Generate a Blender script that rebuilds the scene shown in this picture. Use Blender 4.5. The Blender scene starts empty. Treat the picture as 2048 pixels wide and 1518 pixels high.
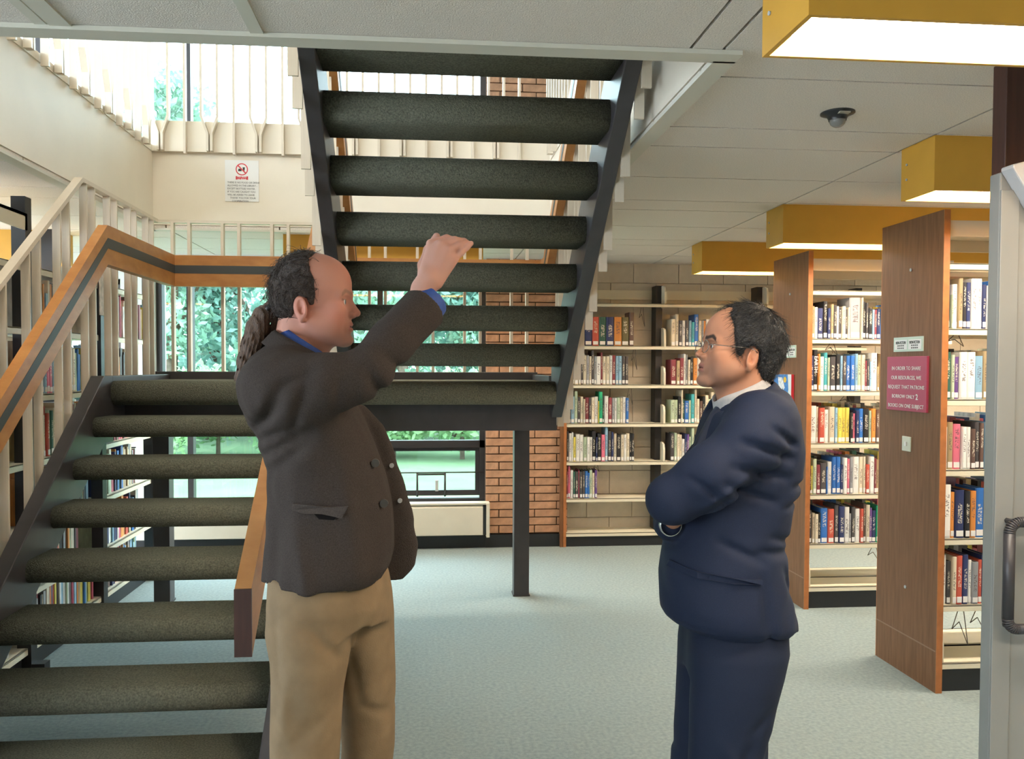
import bpy, bmesh, math, random
import numpy as np
from mathutils import Vector, Matrix
rnd = random.Random(7)
SC = bpy.context.scene
COL = SC.collection

# ------------------------------------------------------------------ camera
EYE = 1.5
FPX, YAW, PITCH, ROLL, CX, CY = 1660.0, 0.09, 0.03, 0.003, 1000.0, 785.0
_R = np.array([math.cos(YAW), -math.sin(YAW), 0.0]); _F = np.array([math.sin(YAW), math.cos(YAW), 0.0]); _U = np.array([0, 0, 1.0])
_F, _U = _F*math.cos(PITCH) - _U*math.sin(PITCH), _U*math.cos(PITCH) + _F*math.sin(PITCH)
_R, _U = _R*math.cos(ROLL) + _U*math.sin(ROLL), _U*math.cos(ROLL) - _R*math.sin(ROLL)
cam_data = bpy.data.cameras.new('camera'); cam = bpy.data.objects.new('camera', cam_data); COL.objects.link(cam)
cam.matrix_world = Matrix(((_R[0], _U[0], -_F[0], 0), (_R[1], _U[1], -_F[1], 0), (_R[2], _U[2], -_F[2], EYE), (0, 0, 0, 1)))
cam_data.sensor_fit = 'HORIZONTAL'; cam_data.sensor_width = 36.0
cam_data.lens = FPX/2048*36
cam_data.shift_x = (1024-CX)/2048; cam_data.shift_y = (CY-759)/2048
cam_data.clip_start = 0.05; cam_data.clip_end = 300
SC.camera = cam

# ------------------------------------------------------------------ exposure, sky, lamps
SC.view_settings.view_transform = 'Standard'; SC.view_settings.look = 'None'
SC.view_settings.gamma = 1.0; SC.view_settings.use_curve_mapping = False
SC.view_settings.exposure = 1.2
W = bpy.data.worlds.new('overcast_sky'); SC.world = W; W.use_nodes = True
bg = W.node_tree.nodes['Background']; bg.inputs[0].default_value = (0.74, 0.875, 1.0, 1); bg.inputs[1].default_value = 7.0
TUBE = 19.0            # strength of the fluorescent diffusers

def at(u, v, Y):      # measured photo pixel -> point of the room on the plane y = Y
    d = _F + _R*(u-CX)/FPX - _U*(v-CY)/FPX
    t = Y/d[1]
    return float(d[0]*t), float(EYE + d[2]*t)

# ------------------------------------------------------------------ materials
MATS = {}
def mat(name, col, rough=.6, var=0.0, scale=30.0, bump=0.0, bscale=None, metal=0.0, stretch=None, spec=.5, detail=4, col2=None, sheen=0.0):
    m = bpy.data.materials.new(name); m.use_nodes = True; MATS[name] = m
    nt = m.node_tree; b = nt.nodes['Principled BSDF']
    c = (*col, 1)
    b.inputs['Base Color'].default_value = c; b.inputs['Roughness'].default_value = rough
    b.inputs['Metallic'].default_value = metal; b.inputs['Specular IOR Level'].default_value = spec
    if sheen: b.inputs['Sheen Weight'].default_value = sheen
    if var or bump or col2:
        tc = nt.nodes.new('ShaderNodeTexCoord'); mp = nt.nodes.new('ShaderNodeMapping')
        nt.links.new(tc.outputs['Object'], mp.inputs[0])
        if stretch: mp.inputs['Scale'].default_value = stretch
    if var or col2:
        n = nt.nodes.new('ShaderNodeTexNoise'); n.inputs['Scale'].default_value = scale; n.inputs['Detail'].default_value = detail
        nt.links.new(mp.outputs[0], n.inputs['Vector'])
        mr = nt.nodes.new('ShaderNodeMapRange'); mr.inputs['From Min'].default_value = .3; mr.inputs['From Max'].default_value = .7
        nt.links.new(n.outputs['Fac'], mr.inputs['Value'])
        mx = nt.nodes.new('ShaderNodeMix'); mx.data_type = 'RGBA'
        a = tuple(max(0, x*(1-var)) for x in col); d = col2 if col2 else tuple(min(1, x*(1+var)) for x in col)
        mx.inputs[6].default_value = (*(a if not col2 else col), 1); mx.inputs[7].default_value = (*d, 1)
        nt.links.new(mr.outputs[0], mx.inputs[0]); nt.links.new(mx.outputs[2], b.inputs['Base Color'])
    if bump:
        n2 = nt.nodes.new('ShaderNodeTexNoise'); n2.inputs['Scale'].default_value = bscale or scale; n2.inputs['Detail'].default_value = 3
        nt.links.new(mp.outputs[0], n2.inputs['Vector'])
        bp = nt.nodes.new('ShaderNodeBump'); bp.inputs['Strength'].default_value = bump; bp.inputs['Distance'].default_value = .01
        nt.links.new(n2.outputs['Fac'], bp.inputs['Height']); nt.links.new(bp.outputs[0], b.inputs['Normal'])
    return m
def emit(name, col, s):
    m = bpy.data.materials.new(name); m.use_nodes = True; nt = m.node_tree; b = nt.nodes['Principled BSDF']
    b.inputs['Base Color'].default_value = (*col, 1); b.inputs['Emission Color'].default_value = (*col, 1); b.inputs['Emission Strength'].default_value = s
    MATS[name] = m; return m
def glass(name, tint, refl=.08):
    m = bpy.data.materials.new(name); m.use_nodes = True; nt = m.node_tree; nt.nodes.remove(nt.nodes['Principled BSDF'])
    o = nt.nodes['Material Output']; t = nt.nodes.new('ShaderNodeBsdfTransparent'); t.inputs[0].default_value = (*tint, 1)
    g = nt.nodes.new('ShaderNodeBsdfGlossy'); g.inputs['Roughness'].default_value = .02
    x = nt.nodes.new('ShaderNodeMixShader'); x.inputs[0].default_value = refl
    nt.links.new(t.outputs[0], x.inputs[1]); nt.links.new(g.outputs[0], x.inputs[2]); nt.links.new(x.outputs[0], o.inputs[0])
    MATS[name] = m; return m

CARPET = mat('blue_green_carpet', (.225, .275, .28), .95, bump=.35, bscale=260, scale=60, col2=(.315, .365, .355), spec=.1, detail=8)
STAIRCARPET = mat('olive_stair_carpet', (.10, .102, .076), .95, bump=.8, bscale=210, scale=150, col2=(.215, .21, .158), spec=.1, detail=6)
TILE = mat('ceiling_tile_white', (.70, .63, .56), .9, var=.14, scale=240, bump=.25, bscale=240, detail=2)
TBAR = mat('ceiling_bar_cream', (.60, .57, .48), .6)
CREAM = mat('cream_paint', (.78, .70, .58), .55, var=.03, scale=4)
CREAMBAR = mat('cream_enamel', (.66, .57, .455), .4, var=.04, scale=6)
SHELF = mat('cream_steel_shelf', (.74, .68, .53), .42)
STEEL = mat('dark_painted_steel', (.052, .046, .048), .42, var=.15, scale=9)
UPRIGHT = mat('black_steel_upright', (.018, .016, .017), .45)
RAILWOOD = mat('honey_oak_rail', (.56, .250, .075), .42, scale=3, stretch=(3, 3, 7), col2=(.44, .175, .048), bump=.05, bscale=30)
PANELWOOD = mat('walnut_veneer', (.230, .102, .044), .5, scale=7, stretch=(9, 9, .7), col2=(.160, .068, .027), bump=.03, bscale=20, spec=.3)
PANELEDGE = mat('orange_brown_edge_band', (.42, .15, .045), .45, var=.15, scale=20)
INLAY = mat('dark_grey_inlay', (.055, .058, .058), .5)
YELLOW = mat('mustard_yellow_paint', (.60, .31, .035), .5, var=.04, scale=8)
DIFF = emit('fluorescent_diffuser', (1.0, .90, .74), TUBE)
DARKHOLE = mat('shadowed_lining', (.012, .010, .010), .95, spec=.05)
FRAMEBLACK = mat('dark_bronze_frame', (.030, .026, .028), .4)
MORTAR = mat('brown_mortar', (.11, .066, .042), .9, var=.2, scale=60)
BRICK = mat('tan_orange_brick', (.47, .255, .150), .85, var=.22, scale=16, bump=.3, bscale=150, stretch=(.3, .03, .066))
BRICKU = BRICK
BLOCK = mat('cream_painted_block', (.62, .545, .435), .7, var=.05, scale=14, bump=.15, bscale=90, stretch=(.4, .02, .2))
BASE = mat('black_cove_base', (.016, .017, .02), .45)
RADIATOR = mat('cream_radiator_enamel', (.66, .61, .50), .4, var=.03, scale=8)
GREYDOOR = mat('grey_door_paint', (.21, .213, .205), .5, var=.05, scale=5)
DARKMETAL = mat('dark_bronze_pull', (.035, .032, .036), .4)
PALEMETAL = mat('pale_grey_metal', (.40, .41, .42), .4)
DARKWOOD = mat('dark_mahogany', (.075, .028, .020), .35, scale=6, stretch=(8, 8, .8), col2=(.045, .017, .013))
GLASS = glass('window_glass', (.90, .97, .95), .05)
GRASS = mat('lawn_grass', (.075, .135, .058), .95, var=.2, scale=1.5)
BARK = mat('tree_bark', (.12, .085, .06), .95, var=.3, scale=12)
PAPER = mat('white_paper', (.80, .79, .77), .7)
WHITE = mat('white_label', (.80, .79, .77), .6)
PAGES = mat('book_pages', (.66, .59, .46), .85, var=.15, scale=120, stretch=(1, 1, .05))
CHROME = mat('steel_wire', (.16, .14, .12), .35, metal=.8)
PLASTICW = mat('ivory_plastic', (.62, .62, .52), .4)
BLACKP = mat('black_plastic', (.02, .02, .02), .35)
PINKRED = mat('raspberry_sign', (.42, .052, .105), .5)
MINT = mat('pale_mint_card', (.55, .66, .57), .6)
RED = mat('sign_red', (.62, .035, .05), .5)
INK = mat('ink_black', (.03, .03, .03), .7)
INKGREY = mat('ink_grey', (.12, .12, .12), .7)

# ------------------------------------------------------------------ mesh builder
class MB:
    def __init__(s): s.v = []; s.f = []; s.sm = []
    def add(s, vs, fs, smooth=False):
        o = len(s.v); s.v += [tuple(map(float, p)) for p in vs]
        for f in fs: s.f.append(tuple(i+o for i in f)); s.sm.append(smooth)
        return s
    def box(s, x0, x1, y0, y1, z0, z1):
        return s.add([(x0,y0,z0),(x1,y0,z0),(x1,y1,z0),(x0,y1,z0),(x0,y0,z1),(x1,y0,z1),(x1,y1,z1),(x0,y1,z1)],
                     [(0,3,2,1),(4,5,6,7),(0,1,5,4),(1,2,6,5),(2,3,7,6),(3,0,4,7)])
    def prism(s, poly, axis, a, b, smooth=False):
        def pt(p, w): return {'x': (w, p[0], p[1]), 'y': (p[0], w, p[1]), 'z': (p[0], p[1], w)}[axis]
        n = len(poly)
        s.add([pt(p, a) for p in poly] + [pt(p, b) for p in poly], [(i, (i+1) % n, n+(i+1) % n, n+i) for i in range(n)], smooth)
        o = len(s.v)-2*n
        s.f.append(tuple(o+i for i in range(n))[::-1]); s.f.append(tuple(o+n+i for i in range(n))); s.sm += [False, False]
        return s
    def cyl(s, p0, p1, r0, r1=None, n=12, smooth=True):
        r1 = r0 if r1 is None else r1
        a = Vector(p0); b = Vector(p1); d = (b-a).normalized(); x = d.orthogonal().normalized(); y = d.cross(x)
        vs = [a + (x*math.cos(t)+y*math.sin(t))*r0 for t in [2*math.pi*i/n for i in range(n)]] + [b + (x*math.cos(t)+y*math.sin(t))*r1 for t in [2*math.pi*i/n for i in range(n)]]
        o = len(s.v); s.add(vs, [(i, (i+1) % n, n+(i+1) % n, n+i) for i in range(n)], smooth)
        s.f.append(tuple(o+i for i in range(n))[::-1]); s.f.append(tuple(o+n+i for i in range(n))); s.sm += [False, False]
        return s
    def tube(s, pts, r, n=6):
        for a, b in zip(pts[:-1], pts[1:]): s.cyl(a, b, r, r, n)
        return s
    def lathe(s, c, prof, n=20):
        k = len(prof); vs = []
        for (r, z) in prof:
            for i in range(n): t = 2*math.pi*i/n; vs.append((c[0]+r*math.cos(t), c[1]+r*math.sin(t), c[2]+z))
        return s.add(vs, [(j*n+i, j*n+(i+1) % n, (j+1)*n+(i+1) % n, (j+1)*n+i) for j in range(k-1) for i in range(n)], True)
    def mesh(s, name):
        m = bpy.data.meshes.new(name); m.from_pydata(s.v, [], s.f)
        m.polygons.foreach_set('use_smooth', s.sm); m.update()
        bm = bmesh.new(); bm.from_mesh(m); bmesh.ops.recalc_face_normals(bm, faces=bm.faces); bm.to_mesh(m); bm.free()
        return m
    def obj(s, name, m, parent=None, bevel=0, loc=None):
        o = bpy.data.objects.new(name, s.mesh(name)); COL.objects.link(o)
        if m: o.data.materials.append(m)
        if parent: o.parent = parent
        if loc: o.location = loc
        if bevel:
            b = o.modifiers.new('bevel', 'BEVEL'); b.width = bevel; b.segments = 2; b.limit_method = 'ANGLE'; b.angle_limit = .6
        return o
def box(name, m, parent, x0, x1, y0, y1, z0, z1, bevel=0): return MB().box(x0,x1,y0,y1,z0,z1).obj(name, m, parent, bevel)
def inst(name, mesh, parent=None, loc=(0,0,0), scale=None, rot=None):
    o = bpy.data.objects.new(name, mesh); COL.objects.link(o); o.location = loc
    if parent: o.parent = parent
    if scale: o.scale = scale
    if rot: o.rotation_euler = rot
    return o
def tag(o, label=None, cat=None, group=None, kind=None):
    if label: o['label'] = label
    if cat: o['category'] = cat
    if group: o['group'] = group
    if kind: o['kind'] = kind
    return o
def empty(name, loc=(0,0,0)):
    o = bpy.data.objects.new(name, None); COL.objects.link(o); o.location = loc; o.empty_display_size = .1; return o
def text_mesh(name, txt, size, m, parent, loc, rot, align='CENTER', bold=False, sx=1.0):
    cu = bpy.data.curves.new(name, 'FONT'); cu.body = txt; cu.size = size; cu.align_x = align; cu.align_y = 'CENTER'; cu.resolution_u = 2; cu.extrude = .0004
    if bold: cu.offset = size*.018
    o = bpy.data.objects.new(name, cu); COL.objects.link(o)
    me = bpy.data.meshes.new_from_object(o.evaluated_get(bpy.context.evaluated_depsgraph_get()))
    bpy.data.objects.remove(o); bpy.data.curves.remove(cu)
    q = bpy.data.objects.new(name, me); COL.objects.link(q); me.materials.clear(); me.materials.append(m)
    q.location = loc; q.rotation_euler = rot; q.scale = (sx, 1, 1); q.parent = parent
    return q
# ------------------------------------------------------------------ room shell
ZC = 2.40; ZF = 2.87; ZU = 5.3          # ceiling below, floor above, ceiling above
OX0, OX1, OY0, OY1 = -1.76, .84, 2.36, 5.60   # stairwell opening
XL, XR, YN, YB = -5.2, 7.2, -4.2, 7.30
fl = box('floor', CARPET, None, XL, XR, YN, YB+.1, -.12, 0); tag(fl, 'blue-green flecked carpet floor', kind='structure')

# ceiling of the lower floor: tiles with recessed joints round the stairwell
ce = MB()
for (x0, x1, y0, y1) in ((XL, OX0-.11, YN, YB), (OX1+.11, XR, YN, YB), (OX0-.11, OX1+.11, YN, OY0-.13), (OX0-.11, OX1+.11, OY1+.13, YB)):
    ce.box(x0, x1, y0, y1, ZC+.02, ZF)
ceil = ce.obj('ceiling', mat('ceiling_void', (.20, .19, .17), .9)); tag(ceil, 'ceiling of large white speckled tiles around the stairwell', kind='structure')
xs = [XL, -4.10, -2.89, -1.68, -.955, -.45, .745, 1.955, 3.17, 4.38, 5.60, XR]
ys = [YN, -3.0, -2.04, -.97, -.16, .38, .64, 1.18, 1.71, 1.98, 2.52, 3.05, 3.32, 3.86, 4.39, 4.66, 5.20, 5.73, 6.00, 6.54, YB]
G = .005
def tile(x0, x1, y0, y1):
    if x1-x0 < .03 or y1-y0 < .03: return
    t = MB().box(x0+G, x1-G, y0+G, y1-G, ZC, ZC+.02).obj('ceiling_tile', TILE, ceil)
for i in range(len(xs)-1):
    for j in range(len(ys)-1):
        x0, x1, y0, y1 = xs[i], xs[i+1], ys[j], ys[j+1]
        if x1 <= OX0 or x0 >= OX1 or y1 <= OY0 or y0 >= OY1: tile(x0, x1, y0, y1); continue
        if x0 < OX0: tile(x0, OX0, y0, y1)
        if x1 > OX1: tile(OX1, x1, y0, y1)
        a, b = max(x0, OX0), min(x1, OX1)
        if y0 < OY0: tile(a, b, y0, OY0)
        if y1 > OY1: tile(a, b, OY1, y1)
for k, (x, w) in enumerate(((-.955, .055), (-.45, .035))):
    box('ceiling_bar', TBAR, ceil, x-w/2, x+w/2, -2.0, OY0-.055, ZC-.006, ZC+.01)
box('ceiling_bar', TBAR, ceil, -1.02, -.99, -2.0, OY0-.055, ZC-.004, ZC+.01)
# trim round the opening
for n, (x0, x1, y0, y1) in enumerate(((OX0-.05, OX1+.055, OY0-.055, OY0+.012), (OX1-.01, OX1+.055, OY0, OY1+.05), (OX0-.05, OX0+.012, OY0, OY1+.05), (OX0, OX1, OY1-.012, OY1+.05))):
    tag(box('trim_%d' % (n+1), TBAR, None, x0, x1, y0, y1, ZC-.014, ZC-.001), 'cream metal edge strip round the stairwell opening', kind='structure')
# fascias of the opening
LIN = .02
wl = box('wall_left', CREAM, None, OX0-.10, OX0, OY0-.0, OY1, ZC+.022, ZF+.02); tag(wl, 'white fascia wall on the left of the stairwell opening', kind='structure')
wr = box('wall_right', CREAM, None, OX1, OX1+.10, OY0, OY1, ZC+.022, ZF+.02); tag(wr, 'cream fascia wall on the right of the stairwell opening', kind='structure')
wb = box('wall_back', CREAM, None, OX0-.10, OX1+.10, OY1, OY1+.12, ZC+.022, ZF+.02); tag(wb, 'cream fascia wall at the back of the stairwell opening', kind='structure')
wf = box('wall_front', CREAM, None, OX0-.10, OX1+.10, OY0-.12, OY0, ZC+.022, ZF); tag(wf, 'near fascia wall of the stairwell opening', kind='structure')
# proud curb boards under the upper railing
curb = MB().box(OX0-.02, OX1+.02, OY1-.03, OY1+.02, ZF+.02, ZF+.215)
tag(curb.obj('trim_5', CREAM), 'cream curb board under the upper railing at the back', kind='structure')
tag(box('trim_6', CREAM, None, OX0-.02, OX0+.006, OY0, OY1-.03, ZF+.02, ZF+.06), 'cream curb board under the upper railing on the left', kind='structure')
tag(box('trim_7', CREAM, None, OX1-.006, OX1+.02, OY0, OY1-.03, ZF+.02, ZF+.20), 'cream curb board under the upper railing on the right', kind='structure')

# window wall (left part) with brick pier, block wall to its right
YW = 6.88
WX0, WX1 = -2.16, .50
PX0, PX1 = .535, 1.165
ws = MB()
ws.box(XL, -4.9, YW+.02, YW+.3, 0, ZU)
ws.box(-2.42, WX0, YW, YW+.3, 0, ZC)
ws.box(WX0, WX1+.035, YW, YW+.3, 0, .36)
ws.box(WX0, WX1+.035, YW, YW+.3, 2.28, ZC+.1)
ws.box(XL, -2.42, YW, YW+.3, 0, .5); ws.box(XL, -2.42, YW, YW+.3, 2.2, ZC+.1)
ws.box(XL, WX1+.035, YW, YW+.3, ZC+.1, ZF+.22)
ws.box(XL, WX1+.035, YW, YW+.3, 4.75, ZU)
wo = ws.obj('wall_window', mat('pale_plaster', (.66, .68, .62), .6)); tag(wo, 'pale window wall with cream radiator below the glass', kind='structure')
bp_ = MB().box(PX0-.035, PX1+.03, YW+.012, YW+.3, 0, ZU)
pier = bp_.obj('wall_pier', MORTAR); tag(pier, 'tan brick pier between the window and the wall bookcase', kind='structure')
bk = MB().box(-.5, .5, -.5, .5, -.5, .5).mesh('brick'); bk.materials.append(BRICK)
CH = .0665; BL = .300; J = .009
z = .115; row = 0
brs = []
while z < ZU-.1:
    if not (ZC < z < 2.9):
        offs = 0 if row % 2 else BL*.62
        x = PX0-.035 - offs
        while x < PX1+.03:
            a, b = max(x, PX0-.035)+J/2, min(x+BL, PX1+.03)-J/2
            if b-a > .02:
                inst('brick', bk, pier, ((a+b)/2, YW+.006+rnd.uniform(-.0015, .0015), z+CH/2), (b-a, .03, CH-J))
            x += BL
    z += CH; row += 1
# block wall behind the wall bookcase
YBW = 7.08
bw = box('wall_block', mat('block_joint', (.50, .43, .34), .8), None, PX1+.03, XR, YBW+.006, YBW+.3, 0, ZC+.3); tag(bw, 'cream painted block wall behind the bookcase', kind='structure')  # joints a darker cream than the block faces
bl = MB().box(-.5, .5, -.5, .5, -.5, .5).mesh('block'); bl.materials.append(BLOCK)
for r in range(12):
    x = PX1+.03 - (.2 if r % 2 else 0)
    while x < 5.0:
        a, b = max(x, PX1+.03), x+.40
        if b-a > .05: inst('block', bl, bw, ((a+b)/2, YBW+.004, r*.203+.1015), (b-a-.006, .02, .197))
        x += .40
tag(box('wall_upper_right', CREAM, None, PX1+.03, XR, YBW, YBW+.3, ZC+.3, ZU), 'upper wall right of the brick', kind='structure')
tag(box('wall_far_left', CREAM, None, XL-.1, XL, YN, YB, 0, 1.0), 'far left wall', kind='structure')
tag(box('wall_far_left_head', CREAM, None, XL-.1, XL, YN, YB, 2.2, 3.1), 'far left wall above its windows', kind='structure')
tag(box('wall_far_left_top', CREAM, None, XL-.1, XL, YN, YB, 4.8, ZU), 'far left wall above an upper opening added for daylight', kind='structure')  # gap below is an unseen opening, added to bring daylight upstairs
tag(box('wall_far_right', CREAM, None, XR, XR+.1, YN, YB, 0, ZU), 'far right wall', kind='structure')
tag(box('wall_near', CREAM, None, XL, XR, YN-.1, YN, 0, ZU), 'wall behind the viewer', kind='structure')
tag(box('ceiling_upper', mat('upper_ceiling_white', (.8, .8, .78), .8), None, XL, XR, YN, YB, ZU, ZU+.1), 'white ceiling of the upper floor', kind='structure')
# black cove base
tag(box('baseboard_back', BASE, None, PX0-.035, PX1+.02, YW-.02, YW+.012, 0, .105), 'black cove base under the brick pier', kind='structure')
tag(box('baseboard_window', BASE, None, -2.42, PX0-.035, YW-.015, YW+.002, 0, .10), 'black cove base under the radiator', kind='structure')

# ------------------------------------------------------------------ windows
def window(name, x0, x1, z0, z1, mull, rails, fw=.045, label=''):
    w = empty(name, ((x0+x1)/2, YW+.1, z0)); tag(w, label, kind='structure')
    ox, oz = (x0+x1)/2, z0
    def part(n, m, a, b, y0, y1, c, d): return MB().box(a-ox, b-ox, y0, y1, c-oz, d-oz).obj(n, m, w)
    part('window_jamb', FRAMEBLACK, x0, x0+fw, -.05, .03, z0, z1); part('window_jamb', FRAMEBLACK, x1-fw, x1, -.05, .03, z0, z1)
    part('window_sill', FRAMEBLACK, x0, x1, -.06, .03, z0, z0+fw); part('window_head', FRAMEBLACK, x0, x1, -.05, .03, z1-fw, z1)
    for x in mull: part('mullion', FRAMEBLACK, x-fw/2, x+fw/2, -.05, .03, z0+fw, z1-fw)
    for (a, b, z) in rails: part('transom', FRAMEBLACK, a, b, -.05, .03, z-.03, z+.03)
    cuts = [x0] + list(mull) + [x1]
    for a, b in zip(cuts[:-1], cuts[1:]):
        zb = z0
        for (ra, rb, rz) in rails:
            if ra <= (a+b)/2 <= rb: zb = rz
        part('pane', GLASS, a+.01, b-.01, 0, .006, zb, z1-.01)
    return w, part
w1, wp = window('window_1', WX0, WX1, .36, 2.28, [-1.90, -.37], [(-.37, .5, .86)], label='lower window behind the stairs looking on trees and lawn')
# hopper sash, tilted, with guard bar and latch
hs = empty('hopper_sash', (0, 0, 0)); hs.parent = w1; hs.location = (.065-(WX0+WX1)/2, -.01, .425-.36)
def sash_box(n, m, x0, x1, z0, z1, t=.03, y=0):
    o = MB().box(x0, x1, y-t/2, y+t/2, z0, z1).obj(n, m, hs); return o
sash_box('sash_frame', FRAMEBLACK, -.40, .40, 0, .045); sash_box('sash_frame', FRAMEBLACK, -.40, .40, .375, .42)
sash_box('sash_frame', FRAMEBLACK, -.40, -.355, .045, .375); sash_box('sash_frame', FRAMEBLACK, .355, .40, .045, .375)
sash_box('sash_pane', GLASS, -.355, .355, .045, .375, .006)
sash_box('latch', PALEMETAL, .02, .045, .04, .13, .02, -.03)
gb = MB().tube([(-.42, -.06, .20), (.42, -.06, .20)], .006).tube([(-.13, -.06, 0), (-.13, -.06, .20)], .009).tube([(.10, -.06, 0), (.10, -.06, .20)], .009).tube([(-.13, -.06, .185), (.10, -.06, .185)], .009)
gb.obj('guard_bar', FRAMEBLACK, hs)
window('window_2', XL+.3, WX1, ZF+.22, 4.75, [-4.2, -3.05, -1.90], [], label='upper window behind the railing showing white sky')
window('window_3', XL+.3, -2.42, .5, 2.2, [-4.2, -3.3], [], label='lower left window behind the left bookcase')

# ------------------------------------------------------------------ radiators under the window
def radiator(x0, x1, label):
    r = empty('radiator', (x0, YW-.10, .10)); tag(r, label, 'radiator')
    L = x1-x0
    MB().prism([(0, .02), (.10, 0), (.10, .27), (.03, .27), (0, .25)], 'x', 0, L-.055).obj('radiator_panel', RADIATOR, r, .004)
    MB().box(L-.05, L-.022, .01, .10, .02, .26).obj('radiator_gap_shade', BLACKP, r)  # black fill, the shade of the gap put into its colour
    MB().prism([(-.004, .0), (.10, 0), (.10, .285), (-.004, .285)], 'x', L-.028, L).obj('end_cap', RADIATOR, r, .004)
    MB().box(0, L, .0, .10, .272, .288).obj('radiator_top', RADIATOR, r, .003)
    return r
radiator(-.62, WX1+.03, 'cream radiator cover beside the brick pier, right of the two')
radiator(-2.15, -.63, 'cream radiator cover seen under the landing, left of the two')
# ------------------------------------------------------------------ staircase
stair = empty('staircase', (-.4, 3.5, 0)); tag(stair, 'open-riser switchback staircase with carpeted treads and dark steel stringers', 'staircase')
def spart(mb, name, m, bevel=0):
    o = mb.obj(name, m, None, bevel); o.parent = stair; o.matrix_parent_inverse = Matrix.Translation((.4, -3.5, 0)); return o
def stadium(y0, y1, z0, z1, r, n=5):
    pts = []
    for (cy, cz, a0) in ((y1-r, z1-r, 0), (y0+r, z1-r, 90), (y0+r, z0+r, 180), (y1-r, z0+r, 270)):
        for i in range(n+1):
            a = math.radians(a0+90*i/n); pts.append((cy+r*math.cos(a), cz+r*math.sin(a)))
    return pts
SL = .785
LXa, LXb = -1.60, -.54        # lower flight treads
UXa, UXb = -.375, .70         # upper flight treads
ZL = 1.425
for k in range(1, 8):
    y = 4.39-.2304*k; z = ZL-.1785*k
    spart(MB().prism(stadium(y, y+.285, z-.092, z+.004, .042), 'x', LXa, LXb, True), 'tread', STAIRCARPET)
for k in range(1, 8):
    y = 4.503-.2304*k; z = 1.444+.1805*k
    spart(MB().prism(stadium(y, y+.285, z-.118, z, .045), 'x', UXa, UXb, True), 'tread', STAIRCARPET)
spart(MB().prism(stadium(2.40, 2.70, ZF-.11, ZF+.012, .04), 'x', UXa, UXb, True), 'tread', STAIRCARPET)
# landing
spart(MB().prism(stadium(4.40, 4.70, ZL-.125, ZL, .05), 'x', LXa, UXb, True), 'landing_nosing', STAIRCARPET)
spart(MB().box(LXa, UXb, 4.60, 5.45, ZL-.10, ZL-.004), 'landing_deck', STAIRCARPET)
spart(MB().box(-1.70, .735, 4.60, 4.67, 1.148, ZL-.11), 'landing_beam', STEEL, .004)
spart(MB().box(-1.70, .735, 5.40, 5.46, 1.148, ZL+.045), 'landing_beam', STEEL, .004)
spart(MB().box(-1.665, -1.60, 4.43, 5.40, 1.16, 1.452), 'landing_beam', STEEL, .004)
spart(MB().box(.70, .735, 4.67, 5.40, 1.148, ZL+.03), 'landing_beam', STEEL, .004)
# stringers
def stringer(x0, x1, y0, y1, zt, up, zcap=None):   # zt(y) top line ; plumb ends
    D = .34
    poly = [(y0, zt(y0)-D), (y1, zt(y1)-D), (y1, zt(y1)), (y0, zt(y0))]
    if not up: poly = [(y0, 0.0), (y0 + D/SL*.55, 0.0), (y1, zt(y1)-D), (y1+.12, zt(y1)-D), (y1+.12, zt(y1)), (y1, zt(y1)), (y0, max(.1, zt(y0)))]
    return spart(MB().prism(poly, 'x', x0, x1), 'stringer', STEEL, .004)
low = lambda y: 1.452-.80*(4.315-y)
stringer(-1.665, -1.60, 2.56, 4.315, low, False)
stringer(-.54, -.48, 2.56, 4.315, low, False)
upz = lambda y: 1.222+.34+.80*(4.585-y)
stringer(-.432, -.375, 2.40, 4.585, upz, True)
stringer(.70, .762, 2.40, 4.585, upz, True)
for (x, y) in ((.63, 5.42), (-1.655, 5.42)):
    spart(MB().box(x-.05, x+.05, y-.05, y+.05, 0, 1.148), 'post', STEEL, .003)
    spart(MB().box(x-.055, x+.055, y-.055, y+.055, 0, .012), 'post_foot', STEEL)
# wooden handrails : boards swept along a path of (x,y,ztop)
def rail(path, wdir, name='handrail', h=.19, t=.045, strip=True):
    o = MB(); g = MB()
    for (a, b) in zip(path[:-1], path[1:]):
        for (mb, z0, z1, d) in ((o, 0, -h, t/2), (g, -.062, -.112, t/2+.0015)):
            dx, dy = b[0]-a[0], b[1]-a[1]; L = math.hypot(dx, dy); nx, ny = -dy/L*d, dx/L*d
            vs = []
            for p in (a, b):
                vs += [(p[0]+nx, p[1]+ny, p[2]+z0), (p[0]-nx, p[1]-ny, p[2]+z0), (p[0]-nx, p[1]-ny, p[2]+z1), (p[0]+nx, p[1]+ny, p[2]+z1)]
            mb.add(vs, [(0,1,5,4), (1,2,6,5), (2,3,7,6), (3,0,4,7), (0,3,2,1), (4,5,6,7)])
    r = spart(o, name, RAILWOOD)
    if strip:
        q = g.obj('rail_inlay', INLAY, r)
    return r
RX = -1.555
rail([(RX, 2.35, .755), (RX, 4.20, 2.185), (RX, 5.30, 2.185), (.755, 5.30, 2.185), (.755, 4.98, 2.185)], 0)
rail([(.735, 5.0, 2.17), (.735, 2.45, 2.17+2.55*.79)], 0)
rail([(-.492, 2.29, .90), (-.492, 4.40, .90+2.11*.79)], 0, strip=False)
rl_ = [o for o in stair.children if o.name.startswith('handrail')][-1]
MB().box(-.5155, -.4685, 2.284, 2.2895, .712, .898).obj('rail_end', DARKWOOD, rl_)  # end grain darker than the rail, with its shade put into the colour too
rail([(-.425, 4.98, 2.20), (-.425, 2.45, 2.20+2.53*.79)], 0)
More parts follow.
